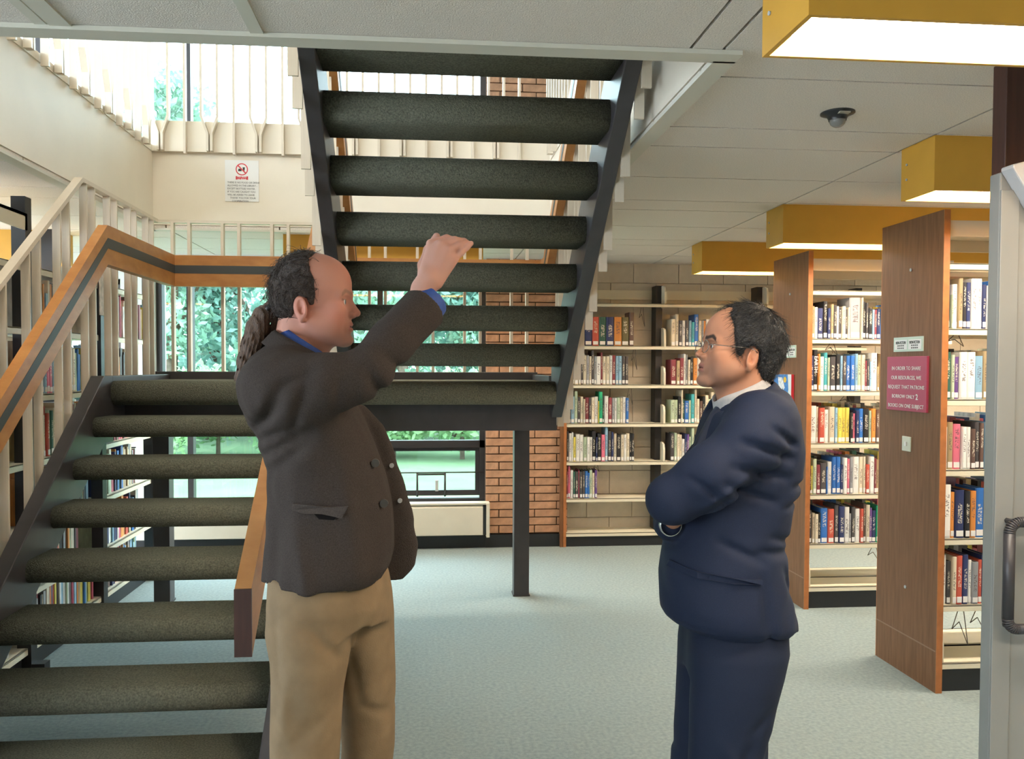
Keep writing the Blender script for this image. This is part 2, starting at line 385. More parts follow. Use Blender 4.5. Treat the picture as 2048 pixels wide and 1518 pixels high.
# cream balusters of the stair guard
bar = MB().box(-.5, .5, -.5, .5, 0, 1).mesh('baluster'); bar.materials.append(CREAMBAR)
def baluster(x, y, z0, z1, wx, wy):
    o = inst('baluster', bar, None, (x, y, z0), (wx, wy, z1-z0)); o.parent = stair; o.matrix_parent_inverse = Matrix.Translation((.4, -3.5, 0))
GX = -1.69
gtop = lambda y: min(2.405, 2.405-.745*(4.27-y))
y = 2.62; k = 0
ys_ = []
yy = 5.33
while yy > 2.5:
    ys_ += [yy, yy-.10]; yy -= .305
for y in ys_:
    b0 = 1.16 if y > 4.3 else max(0.02, low(y)-.36)
    baluster(GX, y, b0, gtop(y), .036, .012)
spart(MB().prism([(2.5, gtop(2.5)), (4.27, 2.405), (5.42, 2.405), (5.42, 2.425), (4.262, 2.425), (2.49, gtop(2.5)+.02)], 'x', GX-.02, GX+.02), 'guard_top_rail', CREAMBAR)
xx = at(346, 500, 5.43)[0]
while xx < .75:
    for d in (0, .102):
        if xx+d < .8: baluster(xx+d, 5.43, ZL-.2, 2.405, .018, .04)
    xx += .307
spart(MB().box(GX-.02, .80, 5.41, 5.45, 2.405, 2.422), 'guard_top_rail', CREAMBAR)
# balusters fixed to the outer faces of the upper flight
for sx in (-.450, .782):
    yy = 4.85
    while yy > 2.6:
        for d in (0, .10):
            y = yy-d
            b0 = max(1.16, upz(y)-.40) if y < 4.585 else 1.16
            baluster(sx, y, b0, upz(y)+1.0 if y < 4.585 else 2.45, .036, .012)
        yy -= .305
# ------------------------------------------------------------------ upper railing : bars, every pair drawn together into one bracket
ug = empty('guard_railing', (-.5, 5.6, ZF)); tag(ug, 'cream upper railing of thin bars with paired Y-shaped feet around the stairwell', 'railing')
def upart(o): o.parent = ug; o.matrix_parent_inverse = Matrix.Translation((.5, -5.6, -ZF)); return o
ZT = 3.95
def bent(sgn):   # bar that leans inwards at its foot ; run along +x, local origin at the pair's centre
    mb = MB(); a = .051*sgn; b = .0125*sgn; w = .0075; d = .018
    for (x0, z0, x1, z1) in ((a, ZT-ZF, a, .24), (a, .24, b, .13), (b, .13, b, .02)):
        mb.add([(x0-w, -d, z0), (x0+w, -d, z0), (x0+w, d, z0), (x0-w, d, z0), (x1-w, -d, z1), (x1+w, -d, z1), (x1+w, d, z1), (x1-w, d, z1)],
               [(0,1,2,3), (4,7,6,5), (0,4,5,1), (1,5,6,2), (2,6,7,3), (3,7,4,0)])
    m = mb.mesh('bent_baluster'); m.materials.append(CREAMBAR); return m
bl_, br_ = bent(-1), bent(1)
st_ = MB().box(-.0075, .0075, -.018, .018, .0, ZT-ZF).mesh('baluster'); st_.materials.append(CREAMBAR)
def run(x0, y0, dx, dy, n, rot, first):
    for i in range(n):
        s = first+i*.309
        x, y = x0+dx*s, y0+dy*s
        upart(inst('bent_baluster', bl_, None, (x, y, ZF), None, (0, 0, rot))); upart(inst('bent_baluster', br_, None, (x, y, ZF), None, (0, 0, rot)))
        s += .1545
        upart(inst('baluster', st_, None, (x0+dx*s, y0+dy*s, ZF), None, (0, 0, rot)))
bx = at(320, 200, OY1-.05)[0]
run(bx, OY1-.05, 1, 0, 8, 0, 0)
run(OX0+.03, OY1-.10, 0, -1, 10, math.pi/2, .10)
run(OX1-.03, OY1-.10, 0, -1, 10, math.pi/2, .10)
upart(MB().box(OX0, OX1, OY1-.075, OY1-.025, ZT, ZT+.05).obj('top_rail', CREAMBAR))
upart(MB().box(OX0+.005, OX0+.055, OY0, OY1, ZT, ZT+.05).obj('top_rail', CREAMBAR))
upart(MB().box(OX1-.055, OX1-.005, OY0, OY1, ZT, ZT+.05).obj('top_rail', CREAMBAR))

# ------------------------------------------------------------------ ceiling lights
def fixture(x0, x1, y0, label, zb=2.19):
    f = empty('ceiling_light', (x0, y0, ZC)); tag(f, label, 'ceiling light', 'mustard box lights')
    L, D, H, t = x1-x0, .225, ZC-zb, .012
    MB().box(0, L, 0, t, -H, 0).obj('front_board', YELLOW, f); MB().box(0, L, D-t, D, -H, 0).obj('rear_board', YELLOW, f)
    MB().box(0, t, t, D-t, -H, 0).obj('end_board', YELLOW, f); MB().box(L-t, L, t, D-t, -H, 0).obj('end_board', YELLOW, f)
    MB().box(t, L-t, t, D-t, -H+.045, -H+.05).obj('diffuser', DIFF, f)
    s = MB()
    for z in (-.05, -.11): s.cyl((-.004, D*.82, z-.02), (0.001, D*.82, z-.02), .005, n=8)
    s.obj('screw', PALEMETAL, f)
    return f
fixture(.745, 1.955, 1.58, 'large mustard box light at top right, nearest of the row')
fixture(1.955, 5.6, 3.06, 'mustard box light above the nearest bookcase end, second nearest of the right row')
fixture(1.955, 5.6, 4.42, 'mustard box light behind the wooden end panel of the nearest bookcase')
fixture(1.955, 5.6, 5.76, 'mustard box light furthest back, above the head of the man in navy')
fixture(-.96, .40, 5.77, 'mustard box light behind the stairs under the back fascia')
fixture(-4.2, -2.42, 5.77, 'mustard box light at far left behind the stair balusters')
fixture(-4.2, -2.42, 4.42, 'mustard box light over the left bookcases')
for (x0, x1, y) in ((.745, 3.17, .39),):  # lamp added out of view to brighten the room
    fixture(x0, x1, y, {.39: 'added unseen mustard box light above the viewer, beyond the top right corner', -.96: 'mustard box light behind the viewer on the left', 1.73: 'mustard box light beyond the left edge in front of the stairs'}[y])

for (x, lab) in ((-1.3, 'added flat white ceiling light of the upper floor, unseen, left one'), (.9, 'added flat white ceiling light of the upper floor, unseen, right one')):  # lamps added out of view to brighten the upper stairwell
    f = empty('ceiling_light', (x, 1.2, ZU)); tag(f, lab, 'ceiling light')
    MB().box(-.35, .35, -.65, .65, -.05, 0).obj('housing', CREAM, f); MB().box(-.31, .31, -.56, .56, -.06, -.05).obj('diffuser', DIFF, f)
# ------------------------------------------------------------------ ceiling camera
dc = empty('dome_camera', (1.445, 2.83, ZC)); tag(dc, 'small dark dome camera on the white ceiling tiles', 'camera')
MB().lathe((0, 0, 0), [(.0, 0), (.058, 0), (.058, -.004), (.036, -.012), (.030, -.026), (.030, -.028)], 28).obj('mount_ring', BLACKP, dc)
MB().lathe((0, 0, 0), [(.029, -.026)] + [(.0275*math.cos(a), -.028-.024*math.sin(a)) for a in [i*math.pi/16 for i in range(9)]], 28).obj('dome', mat('smoked_dome', (.20, .19, .17), .12), dc)
MB().box(-.016, .022, -.050, -.030, -.0135, -.0085).obj('maker_strip', mat('pale_strip', (.4, .36, .28), .5), dc)

# ------------------------------------------------------------------ grey door and dark wooden frame at the right edge
dr = empty('door_1', (1.60, 2.20, 0)); tag(dr, 'grey door seen at the right edge with dark pull handle', kind='structure')
MB().box(0, .95, 0, .045, .01, 2.05).obj('door_leaf', GREYDOOR, dr, .004)
MB().box(.0, .055, -.006, .0, .01, 2.0).obj('door_stile', GREYDOOR, dr, .002)
MB().prism([(.0, 2.06), (.0, 2.05), (.075, 1.94), (.16, 1.92), (.16, 2.10)], 'y', -.05, .0).obj('door_closer', PALEMETAL, dr, .004)
hd = MB(); pts = []
hx0, hx1, hz0, hz1, hr = .016, .20, .775, 1.075, .03
for (cx_, cz_, a0) in ((hx1-hr, hz1-hr, 0), (hx0+hr, hz1-hr, 90), (hx0+hr, hz0+hr, 180), (hx1-hr, hz0+hr, 270)):
    for i in range(10): a = math.radians(a0+10*i); pts.append((cx_+hr*math.cos(a), -.045, cz_+hr*math.sin(a)))
hd.tube(pts+[pts[0]], .015, 8).tube([(hx0+.02, -.045, hz1-.002), (hx0+.02, 0, hz1-.002)], .008).tube([(hx0+.02, -.045, hz0+.002), (hx0+.02, 0, hz0+.002)], .008)
hd.obj('pull_handle', DARKMETAL, dr)
tag(box('trim_8', DARKWOOD, None, at(2014, 150, 2.30)[0], 2.1, 2.30, 2.36, 0, ZC, .003), 'dark mahogany frame board above the grey door at the right edge', kind='structure')
# ------------------------------------------------------------------ bookcases
ZS = [.135, .405, .715, 1.035, 1.36, 1.685, 1.985]
def shelf(root, x0, x1, y0, y1, z, back=None, plate=False, name='shelf'):
    o = MB().box(x0, x1, y0, y1, z-.008, z).box(x0, x1, y0, y0+.012, z-.03, z).obj(name, SHELF, root, .002)
    if plate:
        pr = [(y0+.004, z-.03), (y1, z-.03), (y1, z+.155), (y0+.06, z+.155), (y0+.02, z+.14), (y0+.004, z+.10)]
        MB().prism(pr, 'x', x0-.004, x0+.012).obj('end_bracket', SHELF, o)
    return o
def wire(root, x, y, z, h=.16, w=.05):
    MB().tube([(x, y, z), (x-w*.6, y, z-h*.55), (x+w*.1, y, z-h*.35), (x+w, y, z-h), (x+w*.5, y, z)], .0022, 5).obj('wire_support', CHROME, root)
def end_panel(root, x, y0, y1, h, t=.03, edge=True):
    p = MB().box(x, x+t, y0, y1, .0, h).obj('end_panel', PANELWOOD, root)
    if edge:
        MB().box(x, x+t, y0-.004, y0, .0, h).obj('edge_band', PANELEDGE, p); MB().box(x, x+t, y1, y1+.004, 0, h).obj('edge_band', PANELEDGE, p)
    return p
def double_case(Y, label, xe, wires):
    r = empty('bookcase', (2.35, Y, 0)); tag(r, label, 'bookcase')
    X0, X1 = 2.385-2.35, xe-2.35
    p = end_panel(r, 0, 0, .508, 2.225)
    for z in (.43, 1.98): MB().cyl((-.004, .25, z), (.0, .25, z), .008, n=10).obj('panel_screw', PALEMETAL, p)
    MB().box(.0-.001, .0005, .004, .504, .19, .196).obj('scuff_line', mat('scuffed_veneer', (.27, .15, .09), .6), p)
    for (y0, y1, sg) in ((.012, .235, 1), (.273, .496, -1)):
        for i, z in enumerate(ZS):
            if sg > 0: shelf(r, X0, X1, y0, y1, z, name='base_shelf' if i == 0 else 'shelf')
            else: MB().box(X0, X1, y0, y1, z-.008, z).box(X0, X1, y1-.012, y1, z-.03, z).obj('base_shelf' if i == 0 else 'shelf', SHELF, r, .002)
        MB().box(X0, X1, *((.02, .03) if sg > 0 else (.478, .488)), .0, .105).obj('kick_plate', BASE, r)
    MB().box(X0, X1, .01, .498, 2.165, 2.178).box(X0, X1, .008, .02, 2.105, 2.178).box(X0, X1, .488, .50, 2.105, 2.178).obj('canopy', mat('canopy_beige', (.52, .46, .36), .5), r)
    for x in (X0+.0, X0+.915):
        if x < X1+.02: MB().box(x, x+.03, .239, .269, 0, 2.16).obj('upright', UPRIGHT, r)
    pr = [(.016, .105), (.23, .105), (.23, .29), (.075, .29), (.03, .27), (.016, .22)]
    MB().prism(pr, 'x', X0+.004, X0+.014).obj('end_bracket', SHELF, r)
    for (x, z, h) in wires: wire(r, x-2.35, .05, z-.03, h)
    return r
double_case(3.60, 'nearest right bookcase with walnut end panel carrying the raspberry sign', 3.30, [(2.49, .405, .17), (2.58, .405, .12), (2.44, 1.685, .05)])
double_case(4.94, 'second right bookcase with walnut end panel behind the man in navy', 3.30, [(2.82, .405, .10), (2.52, 1.685, .07), (2.62, 1.36, .06)])

wx0 = at(1133, 900, 6.83)[0]
wc = empty('bookcase', (1.1, 6.83, 0)); tag(wc, 'cream steel bookcase standing against the painted block wall at the back', 'bookcase')
ox = 1.1
wp1 = MB().box(at(1121, 900, 6.83)[0]-ox, wx0-ox, .0, .25, 0, 2.10).obj('end_panel', PANELWOOD, wc)
MB().box(at(1121, 900, 6.83)[0]-ox+.027, wx0-ox, -.004, .0, 0, 2.10).obj('edge_band', PANELEDGE, wp1)
UPX = [1.985, 2.872, 3.76]
x0 = wx0
for b, x1 in enumerate(UPX):
    a, c = x0-ox, x1-ox+.02
    for i, z in enumerate(ZS):
        if i: shelf(wc, a, c, .0, .22, z-(.0 if i < 6 else -.055), plate=(b > 0), name='shelf')
        else: shelf(wc, a, c, .0, .25, .115, name='base_shelf')
    MB().box(a, c, .015, .025, 0, .085).obj('kick_plate', BASE, wc)
    MB().box(a, c, .232, .240, 2.09, 2.17).obj('canopy', SHELF, wc)
    MB().box(x1-.03-ox, x1+.025-ox, .10, .235, 0, 2.20).obj('upright', UPRIGHT, wc)
    x0 = x1+.02
for (u, z, h) in ((1285, 2.04, .16), (1270, 1.685, .17), (1262, 1.36, .14), (1266, 1.035, .18), (1195, .715, .06), (1440, 2.04, .12)):
    wire(wc, at(u, 700, 6.83)[0]-ox, .05, z-.03, h, .03)

# left bookcase, seen through the stairs
lc = empty('bookcase', (-1.92, 4.2, 0)); tag(lc, 'long cream steel bookcase with black uprights behind the stair balusters at left', 'bookcase')
LY = [2.37, 3.285, 4.20, 5.115, 6.03]
def lpart(mb, n, m, bevel=0):
    o = mb.obj(n, m, None, bevel); o.parent = lc; o.matrix_parent_inverse = Matrix.Translation((1.92, -4.2, 0)); return o
for b in range(4):
    a, c = LY[b]+.01, LY[b+1]-.01
    for i, z in enumerate(ZS[:-1]+[1.99]):
        lpart(MB().box(-2.16, -1.915, a, c, z-.008, z).box(-1.925, -1.915, a, c, z-.034, z), 'base_shelf' if i == 0 else 'shelf', SHELF, .002)
        lpart(MB().box(-2.50, -2.24, a, c, z-.008, z).box(-2.50, -2.49, a, c, z-.034, z), 'shelf', SHELF)
    lpart(MB().box(-1.955, -1.945, a, c, 0, .10), 'kick_plate', BASE)
    if b < 2: lpart(MB().box(-2.50, -1.90, a, c, 2.215, 2.23).box(-1.91, -1.90, a, c, 2.15, 2.23), 'canopy', SHELF)
for y in LY[1:]:
    lpart(MB().box(-2.235, -2.165, y-.03, y+.03, 0, 2.30).box(-1.965, -1.90, y-.032, y+.032, 0, 2.31), 'upright', UPRIGHT)
    lpart(MB().box(-2.45, -1.84, y-.03, y+.03, 0, .055), 'base_foot', UPRIGHT)

# ------------------------------------------------------------------ books
BK = bpy.data.materials.new('book_cloth'); BK.use_nodes = True
nt = BK.node_tree; bsdf = nt.nodes['Principled BSDF']; bsdf.inputs['Roughness'].default_value = .45
N = lambda t: nt.nodes.new(t)
oi, tc, sp = N('ShaderNodeObjectInfo'), N('ShaderNodeTexCoord'), N('ShaderNodeSeparateXYZ')
nt.links.new(tc.outputs['Object'], sp.inputs[0])
def M(op, a, b=None, c=None):
    n = N('ShaderNodeMath'); n.operation = op
    for i, v in enumerate((a, b, c)):
        if v is None: continue
        if isinstance(v, (int, float)): n.inputs[i].default_value = v
        else: nt.links.new(v, n.inputs[i])
    return n.outputs[0]
rz = oi.outputs['Random']
cb = N('ShaderNodeCombineXYZ'); nt.links.new(M('MULTIPLY', sp.outputs[0], 4.0), cb.inputs[0]); nt.links.new(M('MULTIPLY', rz, 91.0), cb.inputs[1]); nt.links.new(M('MULTIPLY', sp.outputs[2], 46.0), cb.inputs[2])
no = N('ShaderNodeTexNoise'); no.inputs['Scale'].default_value = 1.0; no.inputs['Detail'].default_value = 1; nt.links.new(cb.outputs[0], no.inputs['Vector'])
ink = M('GREATER_THAN', no.outputs['Fac'], .52)
lo = M('ADD', .26, M('MULTIPLY', rz, .22)); hi = M('ADD', .66, M('MULTIPLY', rz, .26))
band = M('MULTIPLY', M('GREATER_THAN', sp.outputs[2], lo), M('LESS_THAN', sp.outputs[2], hi))
cen = M('LESS_THAN', M('ABSOLUTE', M('SUBTRACT', sp.outputs[0], .5)), .24)
front = M('LESS_THAN', sp.outputs[1], .03)
msk = M('MULTIPLY', M('MULTIPLY', ink, band), M('MULTIPLY', cen, front))
lum = N('ShaderNodeRGBToBW'); nt.links.new(oi.outputs['Color'], lum.inputs[0])
bright = M('LESS_THAN', lum.outputs[0], .28)
inkc = N('ShaderNodeMix'); inkc.data_type = 'RGBA'; inkc.inputs[6].default_value = (.10, .07, .08, 1); inkc.inputs[7].default_value = (.74, .68, .55, 1); nt.links.new(bright, inkc.inputs[0])
mx = N('ShaderNodeMix'); mx.data_type = 'RGBA'; nt.links.new(oi.outputs['Color'], mx.inputs[6]); nt.links.new(inkc.outputs[2], mx.inputs[7]); nt.links.new(M('MULTIPLY', msk, .75), mx.inputs[0])
nt.links.new(mx.outputs[2], bsdf.inputs['Base Color'])

CN = {'W': ('white', (.74, .73, .70)), 'C': ('cream', (.66, .58, .44)), 'K': ('black', (.022, .022, .026)), 'N': ('navy', (.028, .040, .125)), 'B': ('blue', (.035, .16, .50)),
      'S': ('pale blue', (.25, .42, .56)), 'T': ('teal', (.06, .36, .40)), 'G': ('bright green', (.02, .40, .20)), 'L': ('pale green', (.46, .56, .40)), 'E': ('dark green', (.035, .115, .085)),
      'R': ('red', (.50, .085, .055)), 'M': ('maroon', (.24, .045, .060)), 'P': ('pink', (.66, .16, .24)), 'U': ('purple', (.15, .07, .26)), 'O': ('orange', (.70, .27, .06)),
      'Y': ('yellow', (.72, .60, .11)), 'D': ('brown', (.13, .075, .06)), 'A': ('tan', (.42, .31, .17)), 'Z': ('grey', (.33, .34, .36)), 'V': ('charcoal', (.075, .068, .072)), 'F': ('olive', (.15, .13, .06))}
BM = MB()
BM.prism([(0, .045), (.10, .012), (.3, 0), (.7, 0), (.9, .012), (1, .045), (1, .98), (.9, .98), (.9, .05), (.1, .05), (.1, .98), (0, .98)], 'z', 0, 1)
bmesh_ = BM.mesh('book'); bmesh_.materials.append(BK)
pgm = MB().box(.1, .9, .05, .96, .015, .97).mesh('pages'); pgm.materials.append(PAGES)
lbm = MB().box(.13, .87, -.006, .01, .035, .155).mesh('spine_label'); lbm.materials.append(WHITE)
ORD = ['first', 'second', 'third', 'fourth', 'fifth', 'sixth', 'seventh', 'eighth', 'ninth', 'tenth', 'eleventh', 'twelfth', 'thirteenth', 'fourteenth', 'fifteenth', 'sixteenth', 'seventeenth', 'eighteenth', 'nineteenth', 'twentieth', 'twenty-first', 'twenty-second', 'twenty-third', 'twenty-fourth', 'twenty-fifth']
ROWN = {5: 'top', 4: 'second', 3: 'third', 2: 'fourth', 1: 'fifth'}
def book(x, y, z, w, h, d, code, rot, label, group, sticker=True):
    nm, c = CN[code]
    o = inst('book', bmesh_, None, (x, y, z), (w, d, h), (0, 0, rot))
    j = rnd.uniform(.85, 1.15); o.color = (*[min(.85, v*j) for v in c], 1)
    tag(o, label, 'book', group)
    inst('pages', pgm, o)
    if sticker: inst('spine_label', lbm, o)
    return o
EARTH = None
def row(spec, x, y, z, px, where, rowi, depth=.165, rot=0):
    global EARTH
    items = spec.split(); n = 0
    for i, s in enumerate(items):
        code = s[0]; w, h = s[1:].split(':'); w = float(w)*px; h = min(float(h)*px, .292)
        size = 'thick ' if w > .034 else ('slim ' if w < .016 else '')
        lab = '%s%s book, %s from left, %s row of %s' % (size, CN[code][0], ORD[i], ROWN[rowi], where)
        b = book(x+.0006, y+rnd.uniform(.006, .02), z+.001, w-.0012, h, depth*rnd.uniform(.92, 1.05), code, rot, lab, 'books on the '+where, sticker=w > .011)
        if where.startswith('second right') and rowi == 4 and i == 1: EARTH = b
        x += w
    return x
Yb = 6.835; px = 6.85/1660*.985
B1, B2 = 'wall bookcase left bay', 'wall bookcase right bay'
xa = wx0+.006
for i, s in ((5, "C6:58 Z5:60 Z4:56 C4:56 V13:66 L4:52 N16:59 R14:59 E15:59 N16:59 O16:59 F16:59 D10:69"),
             (4, "C5:55 D5:58 A5:60 C8:58 C6:72 V4:60 C7:60 Z6:60 C5:58 V5:70 Z5:58 W9:58 M4:66 C7:58 C7:58 W6:60 M7:60 S6:59 S7:59 V7:59 V7:58"),
             (3, "C4:54 V4:54 S8:55 L6:66 V6:54 C6:55 C4:50 M8:53 V5:52 C6:53 W8:55 Y2:46 G7:65 V4:56 W8:56 M8:53 Z5:52 W5:52 L7:53 C5:52 W7:54 B6:52"),
             (2, "V4:62 W6:58 W4:60 Y5:50 W8:56 W8:55 L7:50 W6:50 W5:50 K8:62 N3:50 K8:57 P8:55 S6:70 V7:62 N5:60 C6:57 K9:55 C6:55 W6:55 C7:57 K4:56 K6:56"),
             (1, "M3:55 P5:66 W6:58 E4:55 V7:55 P2:58 V6:55 V5:56 B7:56 B3:52 L6:58 C5:52 U5:58")):
    row(s, xa, Yb, ZS[i], px, B1, i)
xb = at(1343, 700, 6.84)[0]
for i, s in ((5, "C9:56 C7:66 V7:53 W7:53 V7:53 S6:53 T6:50 B9:66 C7:53 Z4:53 O5:53 W8:56 N7:55"),
             (4, "M12:52 A7:50 M8:55 W5:64 Z4:62 C5:52 K6:57 O9:55 W8:60 N7:55"),
             (3, "L9:48 L7:48 K6:55 C4:68 E4:50 B9:46 L5:47 T7:60 C5:70 C6:50 D7:46 K5:55 C7:58 L5:50 C7:64 V5:58 Z5:55 W6:58"),
             (2, "V8:57 L6:58 C6:55 C5:54 W6:45 N4:56 U5:55 L5:50 L6:68 V5:50 D6:52")):
    row(s, xb, Yb, ZS[i], px, B2, i)
pa = 3.68/1660
for i, s in ((5, "N10:104 L5:70 W11:92 A10:104 K9:96 N10:96 W13:104 W12:104 N9:92 W8:90 B16:100 B10:98"),
             (4, "E14:98 L8:92 U10:88 W17:98 W18:98 S18:90 A14:100 A12:100"),
             (3, "W9:88 A13:98 P18:94 W10:88 W9:88 D11:84 V10:98 D9:96 S9:98 B11:98 C8:86"),
             (2, "W19:112 O9:96 N21:100 K12:98 O14:98 B20:104 K9:102 T10:88 T8:90"),
             (1, "W13:104 V10:90 C10:100 R14:102 N13:104 W8:92 Z15:88 R9:92 N14:102 V12:98")):
    row(s, 2.386, 3.612, ZS[i], pa, 'nearest right bookcase', i)
pb = 5.06/1660
for i, s in ((5, "A7:66 W7:64 N12:62 K9:76 N6:62 A6:70 V7:68 W5:66 V6:64 C8:66 V5:60 C4:64 Z24:84 C4:84 K6:76 V5:74 K9:62 S5:60 M5:60 N8:62"),
             (4, "N7:72 K9:84 O4:76 W9:70 T8:78 L5:68 V12:70 K9:74 S5:72 V8:72 B9:72 B9:72 S6:76 L8:74 C8:74 M4:62 V6:66 S4:60 W12:78 A4:50"),
             (3, "W14:76 C5:74 R12:72 W10:68 C12:74 S6:72 Y9:72 Y9:72 Y9:72 K6:62 P6:60 N7:66 B9:70 K12:70 L6:66 O9:70 D7:68"),
             (2, "K4:52 Y4:58 L8:72 M8:60 V13:64 B3:56 W9:66 B9:76 B9:76 N6:60 W8:74 P6:72 Z7:76 W14:76 C8:76 C5:76 R8:60 W10:76 M5:72 A7:70"),
             (1, "V8:68 C6:62 C7:60 K6:62 B15:72 R14:70 V9:78 N12:76 W11:74 Z5:60 V8:74 W10:70 R7:70 D5:80 C8:78 U6:72 N9:66 G8:76")):
    row(s, 2.386, 4.952, ZS[i], pb, 'second right bookcase', i)
if EARTH:
    t = text_mesh('spine_title', 'EARTH', .034, WHITE, None, EARTH.location+Vector((.0145, -.0015, .165)), (math.pi/2, math.pi/2, 0), bold=True)
    t.parent = EARTH; t.matrix_parent_inverse = EARTH.matrix_basis.inverted()
# books of the left bookcase : the two bays beside the stairs
pal = 'WCZVKNBSRMAOLEDPYC'
def lrow(bay, i, dense):
    y = LY[bay]+.04; n = 0; end = LY[bay]+.06+.80*dense
    mb = []
    while y < end:
        w = rnd.choice((.014, .018, .022, .028, .034)); h = rnd.uniform(.19, .275); mb.append((y, w, h, rnd.choice(pal))); y += w
    return mb
cols = list(CN)
def stuffbooks(name, rows, rotfun):     # rows out of easy reach: one joined part
    by = {}
    for (x0, x1, y0, y1, z0, z1, c) in rows: by.setdefault(c, MB()).box(x0, x1, y0, y1, z0, z1)
    V, Fc, mi, ms = [], [], [], []
    for k, (c, mb) in enumerate(by.items()):
        m = MATS.get('row_'+c) or mat('row_'+c, CN[c][1], .5, var=.35, scale=26, stretch=(1, 1, .3)); ms.append(m)
        o = len(V); V += mb.v; Fc += [tuple(i+o for i in f) for f in mb.f]; mi += [k]*len(mb.f)
    me = bpy.data.meshes.new(name); me.from_pydata(V, [], Fc)
    for m in ms: me.materials.append(m)
    me.polygons.foreach_set('material_index', mi); me.update()
    o = bpy.data.objects.new(name, me); COL.objects.link(o); return o
st = []
LN = {0: 'nearest', 1: 'nearer', 2: 'middle', 3: 'farthest'}
cnt = 0
for bay in (0, 1, 2, 3):
    for i in (1, 2, 3, 4, 5, 0):
        for n, (y, w, h, c) in enumerate(lrow(bay, i, rnd.uniform(.6, 1))):
            if (bay == 2 and i in (3, 4) ) and w > .017 and n < 25 and cnt < 38:
                cnt += 1
                book(-1.935, y, ZS[i]+.001, w-.001, h, .17, c, math.pi/2, '%s book behind stair balusters, %s along the %s row of left bookcase' % (CN[c][0], ORD[n], ROWN.get(i, 'bottom')), 'books on the left bookcase')
            else:
                st.append((-2.12, -1.94-rnd.uniform(0, .015), y+.0008, y+w-.0008, ZS[i]+.001, ZS[i]+h, c))
    for i in range(0, 6):
        y = LY[bay]+.05
        while y < LY[bay+1]-.08:
            w = rnd.uniform(.014, .035); st.append((-2.48, -2.31, y, y+w-.001, ZS[i]+.001, ZS[i]+rnd.uniform(.19, .27), rnd.choice(pal))); y += w
o = stuffbooks('book_rows', st, None); tag(o, 'rows of mixed books filling the left bookcase beyond the balusters', 'books', kind='stuff')
st = []
for Yc in (3.60, 4.94):
    for i in range(1, 6):
        x = 2.42
        while x < 3.2:
            w = rnd.uniform(.014, .034); st.append((x, x+w-.001, Yc+.30, Yc+.47, ZS[i]+.001, ZS[i]+rnd.uniform(.19, .245), rnd.choice(pal))); x += w
        x0 = 2.75 if Yc < 4 else 2.86
o = stuffbooks('book_rows', st, None); tag(o, 'books on the far faces of the two right bookcases', 'books', kind='stuff')

# ------------------------------------------------------------------ signs and small wall things
def onx(u, v, X):
    d = _F + _R*(u-CX)/FPX - _U*(v-CY)/FPX; t = X/d[0]; return float(d[1]*t), float(EYE+d[2]*t)
RXF = (math.pi/2, 0, -math.pi/2)
XP = 2.35
ya, za = onx(1859, 712, XP); yb, zb = onx(1779, 715, XP); _, zc = onx(1859, 826, XP)
sg = empty('sign', (XP, (ya+yb)/2, (za+zc)/2)); tag(sg, 'raspberry red sign with white lettering on the nearest walnut end panel', 'sign')
hw, hh = abs(yb-ya)/2, (za-zc)/2
MB().box(-.012, 0, -hw, hw, -hh, hh).obj('sign_board', PINKRED, sg, .002)
for i, (t, s) in enumerate((('IN ORDER TO SHARE', .026), ('OUR RESOURCES, WE', .026), ('REQUEST THAT PATRONS', .026), ('BORROW ONLY', .026), ('BOOKS ON ONE SUBJECT', .026))):
    text_mesh('lettering', t, s, PAPER, sg, (-.0135, .022*(i == 3), hh*.56-i*hh*.345), RXF, sx=.74*(hw/.125))
text_mesh('lettering', '2', .038, PAPER, sg, (-.0135, -hw*.56, hh*.56-3*hh*.345), RXF, bold=True)
def card(X, u0, u1, v0, v1, label):
    ya, za = onx(u1, v0, X); yb, _ = onx(u0, v0, X); _, zc = onx(u1, v1, X)
    c = empty('shelf_card', (X, (ya+yb)/2, (za+zc)/2)); tag(c, label, 'sign', 'non-fiction range cards')
    w, h = abs(yb-ya)/2, (za-zc)/2
    MB().box(-.006, 0, -w, w, -h, h).obj('card_holder', MINT, c)
    for s in (-1, 1):
        MB().box(-.007, -.006, s*w*.48-w*.43, s*w*.48+w*.43, -h*.72, h*.62).obj('paper_insert', PAPER, c)
        text_mesh('lettering', 'NON-FICTION', .021, INK, c, (-.0075, s*w*.48, h*.22), RXF, sx=.62)
        m = MB()
        for zz in (-.18, -.52):
            for q in range(4): m.box(-.0074, -.007, s*w*.48-w*.22+q*w*.12, s*w*.48-w*.13+q*w*.12, h*zz-h*.09, h*zz+h*.09)
        m.obj('small_print', INKGREY, c)
    return c
card(XP, 1790, 1848, 672, 702, 'pale mint non-fiction card above the raspberry sign')
card(XP, 1566, 1593, 690, 715, 'pale mint non-fiction card beside the dark hair of the man in navy')
ya, za = onx(1823, 877, XP); yb, zb = onx(1806, 898, XP)
sw = empty('switch_plate', (XP, (ya+yb)/2, (za+zb)/2)); tag(sw, 'small ivory switch plate under the raspberry sign', 'switch')
MB().box(-.006, 0, -.036, .036, -.036, .036).obj('plate', PLASTICW, sw, .002); MB().box(-.012, -.006, -.006, .006, -.010, .010).obj('toggle', PAPER, sw)
